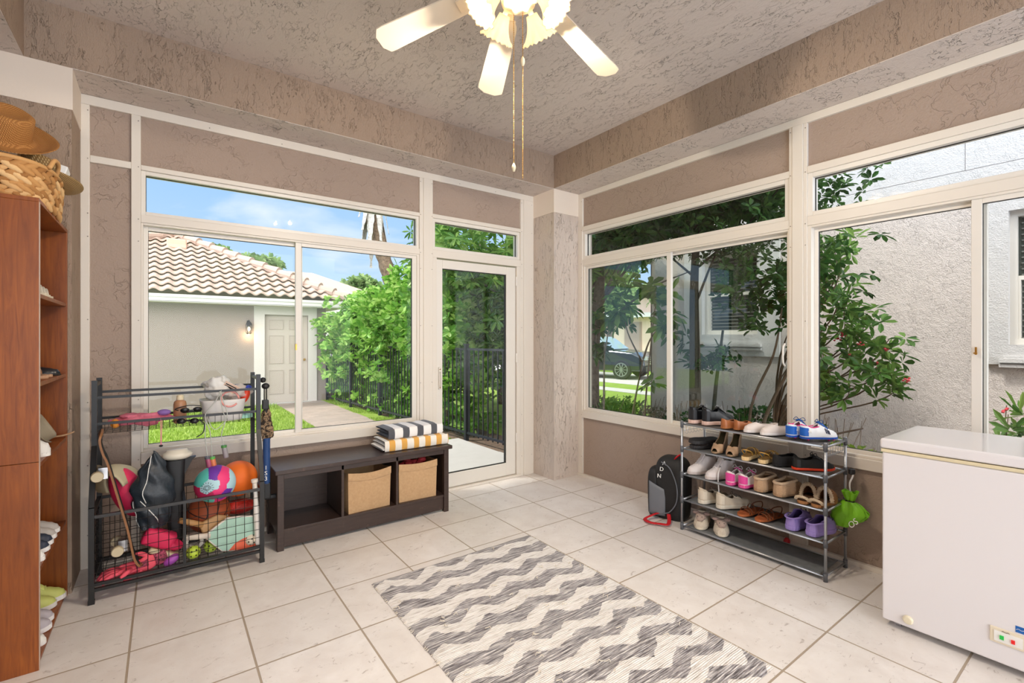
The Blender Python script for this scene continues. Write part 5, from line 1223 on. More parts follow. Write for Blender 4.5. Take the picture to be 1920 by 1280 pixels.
# ================================================================== OUTSIDE
def leaf_mat(name, a, b_, c, trans=.35, rough=.4):
    m = bpy.data.materials.new(name); m.use_nodes = True; g = G(m.node_tree); p = g.n['Principled BSDF']
    geo = g.node('ShaderNodeNewGeometry'); col = g.ramp(geo.outputs['Random Per Island'], [(0, a), (.5, b_), (1, c)])
    g.l.new(col, p.inputs['Base Color']); p.inputs['Roughness'].default_value = rough; p.inputs['Specular IOR Level'].default_value = .35
    t = g.node('ShaderNodeBsdfTranslucent'); g.l.new(col, t.inputs[0]); mx = g.node('ShaderNodeMixShader', i_0=trans)
    g.l.new(p.outputs[0], mx.inputs[1]); g.l.new(t.outputs[0], mx.inputs[2]); g.l.new(mx.outputs[0], g.n['Material Output'].inputs[0]); return m
M_l1 = leaf_mat('bright_clusia_leaf', '558c2c', '86b848', 'c3de80', .45)
M_l2 = leaf_mat('dark_tree_leaf', '20421d', '34622a', '557f3c', .3)
M_l3 = leaf_mat('mid_green_leaf', '426f2c', '648f40', '98b65e', .4)
M_l4 = leaf_mat('far_tree_leaf', '5a7a48', '7d9a5c', 'a3b97c', .3, .7)
M_l5 = leaf_mat('yellow_green_leaf', '6f9432', '93b348', 'c2cf6a')
M_bark = mat('grey_brown_bark', '83746a', .9, var=(18, lin('5a4c43'), .8), bump=(30, .8, .02)); M_twig = mat('brown_twig', '6d5a4a', .9)
def leaf(vs, fs, p, d, up, l, w):
    s = d.cross(up)
    if s.length < 1e-4: s = d.orthogonal()
    s.normalize(); n = s.cross(d).normalized(); o = len(vs)
    vs += [p, p+d*l*.35+s*w*.42+n*w*.12, p+d*l*.72+s*w*.5+n*w*.10, p+d*l-n*l*.06, p+d*l*.72-s*w*.5+n*w*.10, p+d*l*.35-s*w*.42+n*w*.12]
    fs += [(o, o+1, o+2, o+3), (o, o+3, o+4, o+5)]
def whorls(centers, n, l, w, rnd, droop=.2, up=Vector((0, 0, 1))):
    vs, fs = [], []
    for c in centers:
        c = Vector(c); ax = Vector((rnd.gauss(0, .5), rnd.gauss(0, .5), rnd.uniform(.2, 1))).normalized()
        u_ = ax.orthogonal().normalized(); v_ = ax.cross(u_)
        a0 = rnd.uniform(0, 6.3)
        for i in range(n):
            a = a0+i*2.4; e = rnd.uniform(-.1, .75)
            d = (u_*math.cos(a)*math.cos(e)+v_*math.sin(a)*math.cos(e)+ax*math.sin(e)-Vector((0, 0, droop))).normalized()
            leaf(vs, fs, c+d*.01, d, ax, l*rnd.uniform(.65, 1.15), w*rnd.uniform(.7, 1.1))
    return vs, fs
def blob_pts(rnd, n, c, r, shell=.55):
    out = []
    while len(out) < n:
        v = Vector((rnd.uniform(-1, 1), rnd.uniform(-1, 1), rnd.uniform(-1, 1)))
        if shell < v.length < 1 and rnd.random() < .5+.5*mn.noise(v*2.3+Vector(c)): out.append(Vector(c)+Vector((v.x*r[0], v.y*r[1], v.z*r[2])))
    return out
def foliage(name, pts, n, l, w, m, parent, seed=1, droop=.2):
    rnd = random.Random(seed); vs, fs = whorls(pts, n, l, w, rnd, droop); mb = MB(); mb.v = [tuple(v) for v in vs]; mb.f = fs; mb.mi = [0]*len(fs)
    me = bpy.data.meshes.new(name); I = INV.get(parent.name) if parent else None
    me.from_pydata([tuple(I @ Vector(v)) for v in mb.v] if I else mb.v, [], fs); me.materials.append(m); o = bpy.data.objects.new(name, me); C.objects.link(o); o.parent = parent; return o
# ---- ground
def grass_mat(name, a, b_, c):
    m = bpy.data.materials.new(name); m.use_nodes = True; g = G(m.node_tree); b = g.n['Principled BSDF']
    n = g.noise(g.coord('Object'), 2.2, 5, .7); n2 = g.noise(g.coord('Object'), 45, 3, .7)
    col = g.mix(g.ramp(n, [(.35, 0.0), (.65, 1.0)]), a, b_); col = g.mix(g.m('MULTIPLY', n2, .6), col, c)
    g.l.new(col, b.inputs['Base Color']); b.inputs['Roughness'].default_value = .95; g.l.new(g.bump(n2, .9, .03), b.inputs['Normal']); return m
M_lawn = grass_mat('bright_lawn', '87a038', '9ab245', '6b8a2c'); M_soil = mat('brown_mulch', '6b5545', .95, var=(30, lin('8d7763'), .8), bump=(40, .9, .03))
struct(MB().box(-14, 2.06, 3.99, 60, -.30, -.10).box(2.06, 3.10, 12.2, 60, -.30, -.10).box(3.10, 3.44, 6.0, 12.2, -.30, -.105).build('ground_lawn', M_lawn))
struct(MB().box(4.25, 7.6, 5.6, 60, -.30, -.115).build('ground_lawn_beyond', M_lawn))
struct(MB().box(3.44, 4.25, 5.6, 60, -.30, -.12).box(3.44, 7.6, 3.99, 5.6, -.30, -.12).box(3.52, 6.5, -6, 3.99, -.30, -.12).box(3.10, 3.44, 12.2, 60, -.3, -.12).build('ground_bed', M_soil))
struct(MB().box(7.6, 70, -6, 60, -.35, -.14).build('ground_front_lawn', M_lawn))
def paver_mat():
    m = bpy.data.materials.new('tumbled_pavers'); m.use_nodes = True; g = G(m.node_tree); b = g.n['Principled BSDF']
    br = g.node('ShaderNodeTexBrick', offset=.5); g.l.new(g.coord('Object', rot=(0, 0, R(0))), br.inputs['Vector']); br.inputs['Scale'].default_value = 1
    br.inputs['Brick Width'].default_value = .22; br.inputs['Row Height'].default_value = .11; br.inputs['Mortar Size'].default_value = .004
    br.inputs['Color1'].default_value = lin('a48f82'); br.inputs['Color2'].default_value = lin('8a7a70'); br.inputs['Mortar'].default_value = lin('7d7268')
    n = g.noise(g.coord('Object'), 3, 4, .6); g.l.new(g.mix(g.m('MULTIPLY', n, .6), br.outputs['Color'], 'a69a90'), b.inputs['Base Color']); b.inputs['Roughness'].default_value = .85
    g.l.new(g.bump(br.outputs['Fac'], -.4, .01), b.inputs['Normal']); return m
struct(MB().box(2.06, 3.10, 6.0, 12.2, -.25, -.092).build('path_pavers', paver_mat()), 'tumbled paver path to the garage door')
M_conc = mat('pale_concrete', 'bfbab3', .8, var=(6, lin('b5afa8'), .5), bump=(120, .2, .002))
struct(MB().box(1.0, 3.44, 3.94, 4.95, -.2, -.045).box(1.0, 3.44, 4.965, 6.0, -.2, -.05).build('patio_slab', M_conc), 'pale concrete slab outside the glass door')
# lawn blades near the window
rnd = random.Random(5); vs, fs = [], []
for i in range(42000):
    y = 4.6+7.3*rnd.random()**1.25; x = rnd.uniform(-1.7, 2.04)
    a = rnd.uniform(0, 6.3); h = rnd.uniform(.02, .05)*(1 if rnd.random() < .9 else 1.5); w_ = .004+.0006*y; o = len(vs)
    vs += [(x-w_*math.cos(a), y-w_*math.sin(a), -.101), (x+w_*math.cos(a), y+w_*math.sin(a), -.101), (x+rnd.uniform(-.02, .02), y+rnd.uniform(-.02, .02), -.10+h)]; fs.append((o, o+1, o+2))
for i in range(7000):
    y = rnd.uniform(6.1, 12.1); x = rnd.uniform(3.06, 3.46); 
    if mn.noise(Vector((x*3, y*1.5, 0))) < -.05: continue
    h = rnd.uniform(.015, .04); o = len(vs); a = rnd.uniform(0, 6.3); w_ = .008
    vs += [(x-w_*math.cos(a), y-w_*math.sin(a), -.106), (x+w_*math.cos(a), y+w_*math.sin(a), -.106), (x+rnd.uniform(-.02, .02), y, -.105+h)]; fs.append((o, o+1, o+2))
me = bpy.data.meshes.new('lawn_grass'); me.from_pydata(vs, [], fs); me.materials.append(leaf_mat('grass_blade', '7b9a30', '97b344', 'c0d074', .3, .8)); o = bpy.data.objects.new('lawn_grass', me); C.objects.link(o)
tag(o, 'short bright green grass growing outside the garden window', 'grass', kind='stuff')

# ---- detached garage with hip tile roof
GY = 12.0
gr = thing('garage_building', 'grey stucco garage with a pinkish barrel tile hip roof across the lawn', 'building', (0, GY, -.1))
def GB_(n, m, *bx, **k):
    mb = MB()
    for q in bx: mb.box(*q)
    return mb.build(n, m, k.pop('par', gr), world=True, **k)
GB_('wall', M_gar, (-3.2, 1.84, GY, GY+.2, -.12, 2.14), (2.77, 3.181, GY, GY+.2, -.12, 2.14), (1.84, 2.77, GY, GY+.2, 1.945, 2.14), (2.98, 3.18, GY+.2, GY+6, -.12, 2.14), (-3.2, -3.0, GY+.2, GY+6, -.12, 2.14))
GB_('door_surround', mat('offwhite_garage_trim', 'cdc3bb', .7), (1.626, 1.84, GY-.03, GY, -.12, 2.14), (2.77, 2.965, GY-.03, GY, -.12, 2.14), (1.84, 2.77, GY-.03, GY, 1.945, 2.14))
M_fas = mat('white_fascia', 'd0cbc2', .5)
GB_('fascia', M_fas, (-3.6, 3.56, GY-.40, GY-.375, 2.14, 2.275), (3.535, 3.56, GY-.40, GY+6.4, 2.14, 2.275), (-3.6, 3.56, GY-.40, GY, 2.13, 2.15), (3.18, 3.56, GY, GY+6.2, 2.13, 2.15))
GB_('drip_edge', M_fas, (-3.6, 3.575, GY-.42, GY-.40, 2.225, 2.285))
M_tile = mat('pinkish_barrel_tile', 'b8a191', .85, var=(1.6, lin('ab8f7d'), .7), bump=(60, .3, .006))
ey, ez, px_, py_, pz_ = GY-.44, 2.285, .20, 14.95, 4.02
def roofpt(u, v, rows=17, amp=.035, per=.235):
    # u along eave 0..1, v up the slope 0..1
    xl = -3.62+(px_+3.62)*v; xr = 3.60+(px_-3.60)*v; X_ = -3.62+7.22*u; x = min(max(X_, xl), xr)
    y = ey+(py_-ey)*v; z = ez+(pz_-ez)*v
    return x, y, z
rows = 12
mb = MB(); NX = 31*9
for r_ in range(rows):
    vs = []; 
    for vv, lift in ((r_/rows, .080), ((r_+1.22)/rows, .006)):
        for i in range(NX+1):
            x, y, z = roofpt(i/NX, min(vv, 1)); X_ = -3.62+7.22*i/NX; ph = (X_/.235) % 1
            wv = .040*(math.sin(PI*min(1, ph/.62)) if ph < .62 else -.35*math.sin(PI*(ph-.62)/.38))
            vs.append((x, y, z+lift+wv))
    x0 = len(vs)
    for i in range(NX+1):
        p = vs[i]; vs.append((p[0], p[1]+.004, p[2]-.024))
    n_ = NX+1
    fs = []
    for i in range(NX):
        if abs(vs[i+1][0]-vs[i][0]) < 1e-6 and abs(vs[n_+i+1][0]-vs[n_+i][0]) < 1e-6: continue
        fs += [(i, i+1, n_+i+1, n_+i), (i, 2*n_+i, 2*n_+i+1, i+1)]
    mb.add(vs, fs)
mb.build('roof_tiles_front', M_tile, gr, world=True)
mb = MB(); mb.add([(3.60, ey, ez+.05), (3.60, ey+6.8, ez+.05), (px_, py_, pz_+.05)], [(0, 1, 2)]).add([(-3.62, ey, ez+.05), (-3.62, ey+6.8, ez+.05), (px_, py_, pz_+.05)], [(0, 1, 2)]).add([(3.60, ey+6.8, ez+.05), (-3.62, ey+6.8, ez+.05), (px_, py_, pz_+.05)], [(0, 1, 2)])
mb.build('roof_slopes_rear', M_tile, gr, world=True)
for a, b in (((3.60, ey, ez), (px_, py_, pz_)), ((-3.62, ey, ez), (px_, py_, pz_))):
    mb = MB(); a = Vector(a); b = Vector(b); n_ = 13
    for i in range(n_):
        p = a+(b-a)*(i/n_); q = a+(b-a)*((i+1.15)/n_); up_ = Vector((0, 0, .075)); mb.tube([p+up_+Vector((0, 0, .02)), q+up_-Vector((0, 0, .015))], [.115, .090], 10)
    mb.build('hip_cap_tiles', M_tile, gr, world=True)
GB_('roof_vent', mat('salmon_vent', 'd9a78f', .7), (.05, .45, 14.05, 14.35, 3.58, 3.82), bevel=.03)
dr = MB().box(1.84, 2.77, GY+.07, GY+.11, -.09, 1.945)
dr = dr.build('garage_door_leaf', mat('taupe_door_paint', 'bcaea1', .5), gr, world=True); M_pl = mat('taupe_door_panel', 'b6a79a', .5)
for x0, x1 in ((1.955, 2.235), (2.375, 2.655)):
    for z0, z1 in ((.13, .66), (.83, 1.46), (1.62, 1.82)):
        p = MB(); p.prism([(x0, z0), (x1, z0), (x1, z1), (x0, z1)], GY+.066, GY+.072, 'y'); 
        f = rect_frame(MB(), 'x', x0-.012, x1+.012, z0-.012, z1+.012, .012, .012, .012, .012, GY+.056, GY+.07)
        p.add(f.v, f.f); o = p.build('raised_panel', M_pl, None, bevel=.003); o.parent = dr; o.matrix_parent_inverse = gr.matrix_world.inverted() if False else Matrix.Translation((0, -GY, .1))
MB().lathe([(.02, 0), (.03, -.03), (.02, -.05)], (2.70, GY+.07, .90), 12, 'y').build('door_knob', M_brass, gr, world=True)
GB_('door_step', M_conc, (1.78, 2.83, GY-.10, GY, -.12, -.075))
sc_ = thing('wall_lantern', 'small black lit lantern on the garage wall beside its door', 'wall lamp', (1.515, GY-.10, 1.60))
MB().lathe([(.05, .11), (.07, .10), (.045, .15), (.02, .175), (.012, .20), (.0, .215)], n=12).lathe([(.055, -.075), (.05, -.09), (.01, -.12)], n=12).bar((0, .0, .13), (0, .10, .13), .02).bar((0, .095, .02), (0, .095, .20), .06, .012).build('lantern_body', M_dark, sc_)
MB().lathe([(.058, .10), (.05, -.075)], n=12, cap=False).build('lantern_glass', M_glass, sc_)
mb = MB()
for i in range(6): a = i*PI/3; mb.tube([(.062*math.cos(a), .062*math.sin(a), .10), (.052*math.cos(a), .052*math.sin(a), -.075)], .004, 5)
mb.build('lantern_cage', M_dark, sc_)
MB().ball((0, 0, .01), (.028, .028, .045), 12, 8).build('lantern_bulb', mat('warm_lantern_bulb', 'ffd9a0', .4, emit=((1, .66, .3, 1), 9)), sc_)
L = bpy.data.lights.new('lantern_light', 'POINT'); L.energy = 3; L.color = (1, .7, .4); L.shadow_soft_size = .03; lo = bpy.data.objects.new('lantern_light', L); lo.location = (1.515, GY-.10, 1.47); C.objects.link(lo)

# ---- black metal fence
fA, fB = Vector((3.20, 11.95, 0)), Vector((3.72, 4.6, 0))
M_fen = mat('dark_bronze_fence', '3a3d42', .4, .4)
fn = thing('metal_fence', 'dark metal picket fence along the hedge beside the path', 'fence', (3.46, 8.2, -.1))
dv = (fB-fA); nl = dv.length; d_ = dv.normalized()
npost = 6
for i in range(npost):
    p = fA+dv*i/(npost-1); MB().box(p.x-.028, p.x+.028, p.y-.028, p.y+.028, -.12, 1.30).box(p.x-.034, p.x+.034, p.y-.034, p.y+.034, 1.30, 1.315).build('post', M_fen, fn, world=True)
for z in (-.0, 1.235): MB().bar(fA+Vector((0, 0, z)), fB+Vector((0, 0, z)), .028, .032).build('rail', M_fen, fn, world=True)
npk = 66; pk0 = MB().box(-.008, .008, -.008, .008, -.04, 1.25).build('picket', M_fen, fn)
for i in range(npk):
    o = pk0 if i == 0 else pk0.copy()
    if i: C.objects.link(o); o.parent = fn
    p = fA+dv*(i+.5)/npk; o.location = (p.x-3.46, p.y-8.2, .1)

# ---- hedge and garden trees
rnd = random.Random(9)
hd = thing('clusia_hedge', 'tall bright green large leaved hedge growing through the metal fence', 'hedge', (3.9, 9, -.12))
pts = []
while len(pts) < 3900:
    t_ = rnd.random(); y = 11.9-5.7*t_; xc = 3.20+.0707*(11.95-y); top = 2.25+.55*max(0, 1-abs(y-7.2)/2.2)+.25*mn.noise(Vector((y*1.4, 0, 0)))-.5*max(0, (y-10.8))
    z = rnd.uniform(-.1, top); dx = rnd.gauss(.30, .30)
    if dx > 1.2 or dx < -.45 or (y < 7 and dx < -.2): continue
    if dx < 0 and (z > 2.3 or mn.noise(Vector((y*2.1, z*2.1, 4))) < .0+(.3 if z < .5 else 0)-(.5 if z > 1.15 else 0)): continue
    if z < .6 and rnd.random() < .6: continue
    if dx < .1 and y < 8.6 and z < 1.15 and mn.noise(Vector((y*1.7, z*1.7, 9))) < .1: continue
    pts.append((xc+dx+(.10*(z-1) if z > 1 else 0)*-1, y, z))
foliage('hedge_leaves', pts, 8, .125, .075, M_l1, hd, 3, .05)
mb = MB(); rnd = random.Random(19)
for i in range(34):
    y = 11.6-5.2*i/34+rnd.uniform(-.06, .06); x = 3.50+.07*(11.9-y)+rnd.uniform(-.05, .2); mb.tube(bez([(x, y, -.12), (x+rnd.uniform(-.1, .1), y+rnd.uniform(-.1, .1), .7), (x+rnd.uniform(-.2, .3), y+rnd.uniform(-.2, .2), 1.9)], 4), [.018]*5+[.012]*3+[.008], 6)
mb.build('stems', M_twig, hd, world=True)
def tree(name, lab, base, trunk, branches, blobs, n, lf, m, cat='tree', seed=1, r0=.09, group=None, nl=6, droop=.3, bark=None):
    t = thing(name, lab, cat, base, group=group); b = Vector(base); mb = MB()
    P = bez([b+Vector(p) for p in trunk], 6); k_ = len(P); mb.tube(P, [r0*(1-.6*i/(k_-1)) for i in range(k_)], 12)
    mb.build('trunk', bark or M_bark, t, world=True, smooth=True)
    for br, rr in branches:
        Q = bez([b+Vector(p) for p in br], 5); kk = len(Q); MB().tube(Q, [rr*(1-.7*i/(kk-1)) for i in range(kk)], 8).build('branch', bark or M_bark, t, world=True, smooth=True)
    rnd = random.Random(seed); pts = []
    tot = sum(q[1][0]*q[1][1]*q[1][2] for q in blobs)
    for c, r in blobs: pts += blob_pts(rnd, max(20, int(n*(r[0]*r[1]*r[2])/tot)), b+Vector(c), r, .2)
    foliage('foliage', pts, nl, lf[0], lf[1], m, t, seed, droop); return t
# tree just beyond the pier corner: long drooping leaves over the door and the corner window
tree('mango_tree', 'dark long leaved tree arching over the fence beyond the glass door', (5.0, 5.9, -.12), [(0, 0, 0), (.05, .05, .9), (-.02, .05, 1.8), (-.05, .1, 2.5)],
     [([(-.02, .05, 1.7), (-.5, .15, 2.05), (-1.1, .4, 2.45)], .035), ([(0, .05, 1.7), (.5, -.5, 2.3), (.9, -1.1, 3.0)], .045), ([(-.03, .08, 2.3), (-.5, .6, 2.9), (-.9, 1.3, 3.3)], .035), ([(0, 0, 1.2), (-.3, -.4, 1.7), (-.6, -.7, 2.3)], .028)],
     [((-.8, .5, 2.75), (1.15, 1.5, .75)), ((.3, -.6, 3.0), (1.2, 1.2, .7)), ((-.6, .6, 1.8), (.7, 1.0, .55)), ((-.2, .7, 1.2), (.4, .8, .6))], 1000, (.20, .055), M_l3, seed=21, r0=.10, nl=8, droop=.45)
tree('shade_tree', 'dense dark tree behind the hedge, nearest the palm trunk', (6.3, 9.0, -.12), [(0, 0, 0), (.1, 0, 1.5), (0, 0, 2.6)], [([(0, 0, 1.8), (-.6, -.3, 2.5)], .04)],
     [((-.9, -.6, 1.9), (1.6, 2.0, 1.4)), ((-1.3, .8, 1.4), (1.0, 1.6, 1.4))], 900, (.15, .07), M_l2, seed=23)
# palm trunk with dead fronds
pt = thing('palm_tree', 'leaning brown palm trunk with grey dead fronds above the hedge', 'palm tree', (4.0, 9.9, -.12))
b = Vector((4.0, 9.9, -.12)); P = bez([b+Vector(p) for p in ((.16, 0, 0), (.14, 0, 1.4), (.06, 0, 2.4), (-.12, 0, 3.1), (-.38, 0, 4.0), (-.5, 0, 5.2))], 8)
M_palm = mat('ringed_palm_bark', '9a7f68', .9, var=(14, lin('5f4c3e'), .9), bump=(25, 1.0, .03)); mb = MB(); mb.tube(P, [.15+.012*math.sin(i*2.2) for i in range(len(P))], 16); mb.build('trunk', M_palm, pt, world=True, smooth=True)
M_dead = mat('grey_dead_frond', 'cfc8c0', .9, var=(20, lin('7d746c'), .7)); rnd = random.Random(31)
for i in range(16):
    a = 2*PI*i/16+rnd.uniform(-.2, .2); z = 4.05+rnd.uniform(-.1, .5); r_ = .17
    mb = MB(); base = Vector((3.60+r_*math.cos(a), 9.9+r_*math.sin(a), z)); l = rnd.uniform(.6, 1.05); sp_ = rnd.uniform(.02, .22)
    mb.grid(lambda u, v: tuple(base+Vector((math.cos(a)*sp_*u, math.sin(a)*sp_*u, -l*u))+Vector((-math.sin(a), math.cos(a), 0))*(v-.5)*(.17-.13*u+.02*math.sin(u*20))), 8, 2)
    mb.build('dead_frond', M_dead, pt, world=True, solid=.01)
foliage('green_fronds', blob_pts(rnd, 90, (3.5, 9.9, 5.7), (1.2, 1.2, .5)), 9, .6, .05, M_l3, pt, 5, .4)
tree('thin_tree', 'small pale leaved tree top beside the palm trunk', (4.6, 9.6, -.12), [(0, 0, 0), (0, 0, 1.5), (-.05, 0, 2.9)], [([(0, 0, 2.0), (-.25, 0, 2.7), (-.3, 0, 3.2)], .02)], [((0, 0, 2.9), (.55, .55, .6)), ((.35, .1, 3.9), (.6, .6, .5))], 110, (.22, .045), M_l3, seed=41, r0=.035, nl=8, droop=.35)
# far trees and houses beyond the garage
GT = 'trees beyond the garage'
def far(lab, x, y, z, r, n, seed, lf=(.5, .28)):
    rnd_ = random.Random(seed); t = thing('far_tree', lab, 'tree', (x, y, -.1), group=GT)
    MB().tube([(0, 0, 0), (0, 0, z)], [.2, .08], 8).build('trunk', M_bark, t)
    bl = [((x, y, z), r)]+[((x+rnd_.uniform(-.7, .7)*r[0], y, z+rnd_.uniform(-.3, .4)*r[2]), (r[0]*.5, r[1]*.5, r[2]*.5)) for _ in range(4)]
    pts = []
    for c, rr in bl: pts += blob_pts(rnd_, n//5, c, rr, .3)
    foliage('crown', pts, 7, lf[0], lf[1], M_l4, t, seed, .1)
far('round tree crown behind the garage roof, the larger one', 3.25, 22, 4.45, (.75, .75, .45), 230, 51, (.26, .16))
far('lower tree crown behind the garage roof, left of the larger one', 1.45, 22, 4.85, (.60, .6, .26), 110, 52, (.24, .14))
far('rounded tree beyond the far tiled roof', 12.2, 36, 5.35, (1.45, 1.2, .8), 320, 53, (.4, .24))
far('spiky tree top peeking over the peak of the garage roof', .15, 20, 4.62, (.45, .45, .2), 60, 54, (.34, .04))
hs = thing('far_house', 'distant white house with a pale tiled hip roof beyond the garage', 'house', (9.5, 30, 0))
MB().box(3.6, 10.3, 30, 36, 0, 4.3).build('wall', M_extw, hs, world=True)
mb = MB(); A = [(3.0, 29.4, 4.3), (10.6, 29.4, 4.3), (10.6, 36.6, 4.3), (3.0, 36.6, 4.3), (6.4, 33, 5.75), (7.9, 33, 5.75)]
mb.add(A, [(0, 1, 5, 4), (1, 2, 5), (2, 3, 4, 5), (3, 0, 4)])
def rib_mat():
    m = bpy.data.materials.new('far_ribbed_tile'); m.use_nodes = True; g = G(m.node_tree); b = g.n['Principled BSDF']; x, y, z = g.xyz(g.coord('Object'))
    f = g.m('PINGPONG', g.m('MULTIPLY', z, 7.0), .5); f2 = g.m('PINGPONG', g.m('MULTIPLY', x, 3.0), .5); g.l.new(g.mix(g.m('MULTIPLY', g.m('ADD', f, f2), .6), 'b8a294', '9a8272'), b.inputs['Base Color']); b.inputs['Roughness'].default_value = .9; return m
mb.build('roof', rib_mat(), hs, world=True); MB().box(3.0, 10.6, 29.38, 29.44, 4.1, 4.32).build('fascia', M_fas, hs, world=True)

# ================================================================== SIDE YARD (beyond the right-hand windows)
NX_ = 6.5
nh = thing('neighbour_house', 'pinkish stucco house with white band and white framed windows beyond the side yard', 'house', (NX_, 0, -.12))
def NB(n, m, *bx, **k):
    mb = MB()
    for q in bx: mb.box(*q)
    return mb.build(n, m, k.pop('par', nh), world=True, **k)
W1 = (3.20, 4.02, 1.45, 2.60); W2 = (-.25, .84, 1.33, 2.60)   # y0,y1,z0,z1 window openings
NB('wall', M_ext, (NX_, NX_+.25, 4.02+.3, 4.972, -.15, 2.86), (NX_, NX_+.25, .99, 2.92, -.15, 2.86), (NX_, NX_+.25, -6, -.45, -.15, 2.86), (NX_, NX_+.25, 2.92, 4.32, -.15, 1.15), (NX_, NX_+.25, -.45, .99, -.15, 1.14))
NB('return_wall', M_ext, (NX_, NX_+9, 4.95, 4.972, -.15, 2.86))
NB('white_upper_band', M_extw, (NX_-.03, NX_+.25, -6, 4.99, 2.86, 3.065), (NX_-.03, NX_+.25, -6, 4.99, 3.072, 6.0), (NX_+.25, NX_+9, 4.9, 4.99, 2.86, 6))
NB('band_joint', mat('grey_joint', '8f8a88', .8), (NX_-.028, NX_+.1, -6, 4.98, 3.064, 3.073), (NX_-.032, NX_, 1.139, 1.145, 3.07, 6))
def surround(y0, y1, z0, w):
    a, b, c, d = w
    o = NB('window_surround', M_extw, (NX_-.04, NX_+.25, y0, a, z0, 2.86), (NX_-.04, NX_+.25, b, y1, z0, 2.86), (NX_-.04, NX_+.25, a, b, z0, c), (NX_-.04, NX_+.25, a, b, d, 2.86))
    NB('sill', M_extw, (NX_-.09, NX_-.04, a-.06, b+.06, c-.17, c-.135), (NX_-.07, NX_-.04, a-.03, b+.03, c-.135, c-.11), (NX_-.075, NX_-.04, a-.06, b+.06, c-.215, c-.19))
    f = rect_frame(MB(), 'y', a, b, c, d, .05, .05, .05, .05, NX_+.04, NX_+.10); rect_frame(f, 'y', a, b, c, (c+d)/2+.02, .07, .07, .06, .04, NX_+.06, NX_+.12)
    f = f.build('window_frame', M_fas, nh, world=True)
    NB('window_glass', mat('dark_reflective_pane', '39433f', .06, spec=.8), (NX_+.12, NX_+.125, a+.04, b-.04, c+.04, d-.04))
    mb = MB()
    for i in range(22): zz = c+.06+(d-c-.12)*i/21; mb.box(NX_+.10, NX_+.118, a+.07, b-.07, zz, zz+.012)
    mb.build('blind_slats', mat('grey_blind', '6e706b', .6), nh, world=True)
surround(2.92, 4.32, 1.15, W1); surround(-.45, .99, 1.14, W2)
# lawn shrub and tree group
GS = 'side yard trees and shrubs'
tree('magnolia_tree', 'thick grey trunk at the left edge of the side window, dark canopy above', (5.3, 5.15, -.12), [(0, 0, 0), (.02, 0, 1.2), (.05, -.1, 2.2), (.0, -.3, 3.2)],
     [([(.02, 0, 1.25), (-.15, -.25, 1.9), (.1, -.8, 2.7)], .05), ([(.05, -.1, 2.0), (-.3, -.9, 2.6), (-.3, -1.6, 3.2)], .04), ([(.02, 0, 1.0), (-.1, -.2, 1.5), (-.35, -.5, 2.1)], .03), ([(.0, -.05, 1.6), (.3, -.8, 2.2), (.3, -1.5, 2.4)], .022)],
     [((-.3, -.5, 3.05), (.9, 1.1, .55)), ((-.4, -1.9, 3.15), (.9, 1.4, .6)), ((.0, .25, 2.1), (.2, .3, .4)), ((.05, .12, 1.45), (.14, .18, .3))], 540, (.19, .065), M_l2, seed=61, r0=.13, nl=8, droop=.5, group=GS)
tree('side_yard_tree', 'slender dark trunk tree before the neighbour window, dense canopy above', (4.9, 3.13, -.12), [(0, 0, 0), (.02, .02, 1.2), (-.02, 0, 2.2), (-.05, -.1, 3.2)],
     [([(0, 0, 1.9), (.05, -.25, 2.5), (.1, -.6, 3.0)], .016), ([(0, 0, 2.2), (-.1, .4, 2.6), (0, .8, 3.0)], .014), ([(0, 0, 2.3), (.0, -.6, 2.7), (-.1, -1.2, 3.2)], .016)],
     [((-.1, -.45, 2.95), (.75, 1.35, .60)), ((.0, -.70, 2.15), (.45, .42, .62)), ((0, .1, 3.2), (.8, 1.4, .5)), ((.0, -.25, 1.25), (.16, .22, .12))], 1250, (.085, .038), M_l2, seed=63, r0=.075, nl=8, droop=.15, group=GS, bark=mat('dark_mossy_bark', '4a453b', .95, bump=(30, .8, .02)))
def sapling(lab, base, stems, tips, lf, m, seed, n=7, bark=M_twig):
    t = thing('sapling', lab, 'sapling', base, group=GS); b = Vector(base); mb = MB()
    for st, rr in stems:
        Q = bez([b+Vector(p) for p in st], 5); mb.tube(Q, [rr*(1-.6*i/(len(Q)-1)) for i in range(len(Q))], 7)
    mb.build('stems', bark, t, world=True, smooth=True)
    rnd_ = random.Random(seed); pts = []
    for c, r, k_ in tips: pts += [b+Vector(c)+Vector((rnd_.gauss(0, r), rnd_.gauss(0, r), rnd_.gauss(0, r))) for _ in range(k_)]
    foliage('leaves', pts, n, lf[0], lf[1], m, t, seed, .55); return t
sapling('thin mottled stem standing right beside the thick grey trunk', (5.0, 4.62, -.12), [([(0, 0, 0), (.02, .02, .7), (-.02, -.03, 1.45)], .022), ([(-.02, -.03, 1.3), (.05, -.1, 1.9)], .012)], [((-.02, -.02, 1.75), .14, 9), ((.05, .1, 1.35), .08, 4)], (.20, .075), M_l2, 71, bark=mat('pale_mottled_bark', '958878', .9, var=(30, lin('5d5347'), .8)))
sapling('forked sapling with big umbrella leaves in the middle of the left side pane', (5.0, 4.20, -.12), [([(0, 0, 0), (.03, -.08, .6), (.05, -.22, 1.25)], .020), ([(.05, -.22, 1.25), (.05, -.33, 1.5), (.05, -.50, 1.68)], .014), ([(.05, -.2, 1.2), (.0, -.0, 1.6), (.0, .05, 1.9)], .012), ([(.0, -.25, 0), (.02, -.28, .7), (.05, -.36, 1.6), (0, -.45, 1.95)], .014)],
        [((0, .02, 1.98), .10, 6), ((.02, -.38, 2.08), .08, 6), ((.05, -.60, 1.75), .05, 3), ((.05, -.38, .93), .03, 2), ((.03, .22, 1.75), .06, 3), ((0, .15, 2.2), .08, 4)], (.23, .085), M_l3, 73)
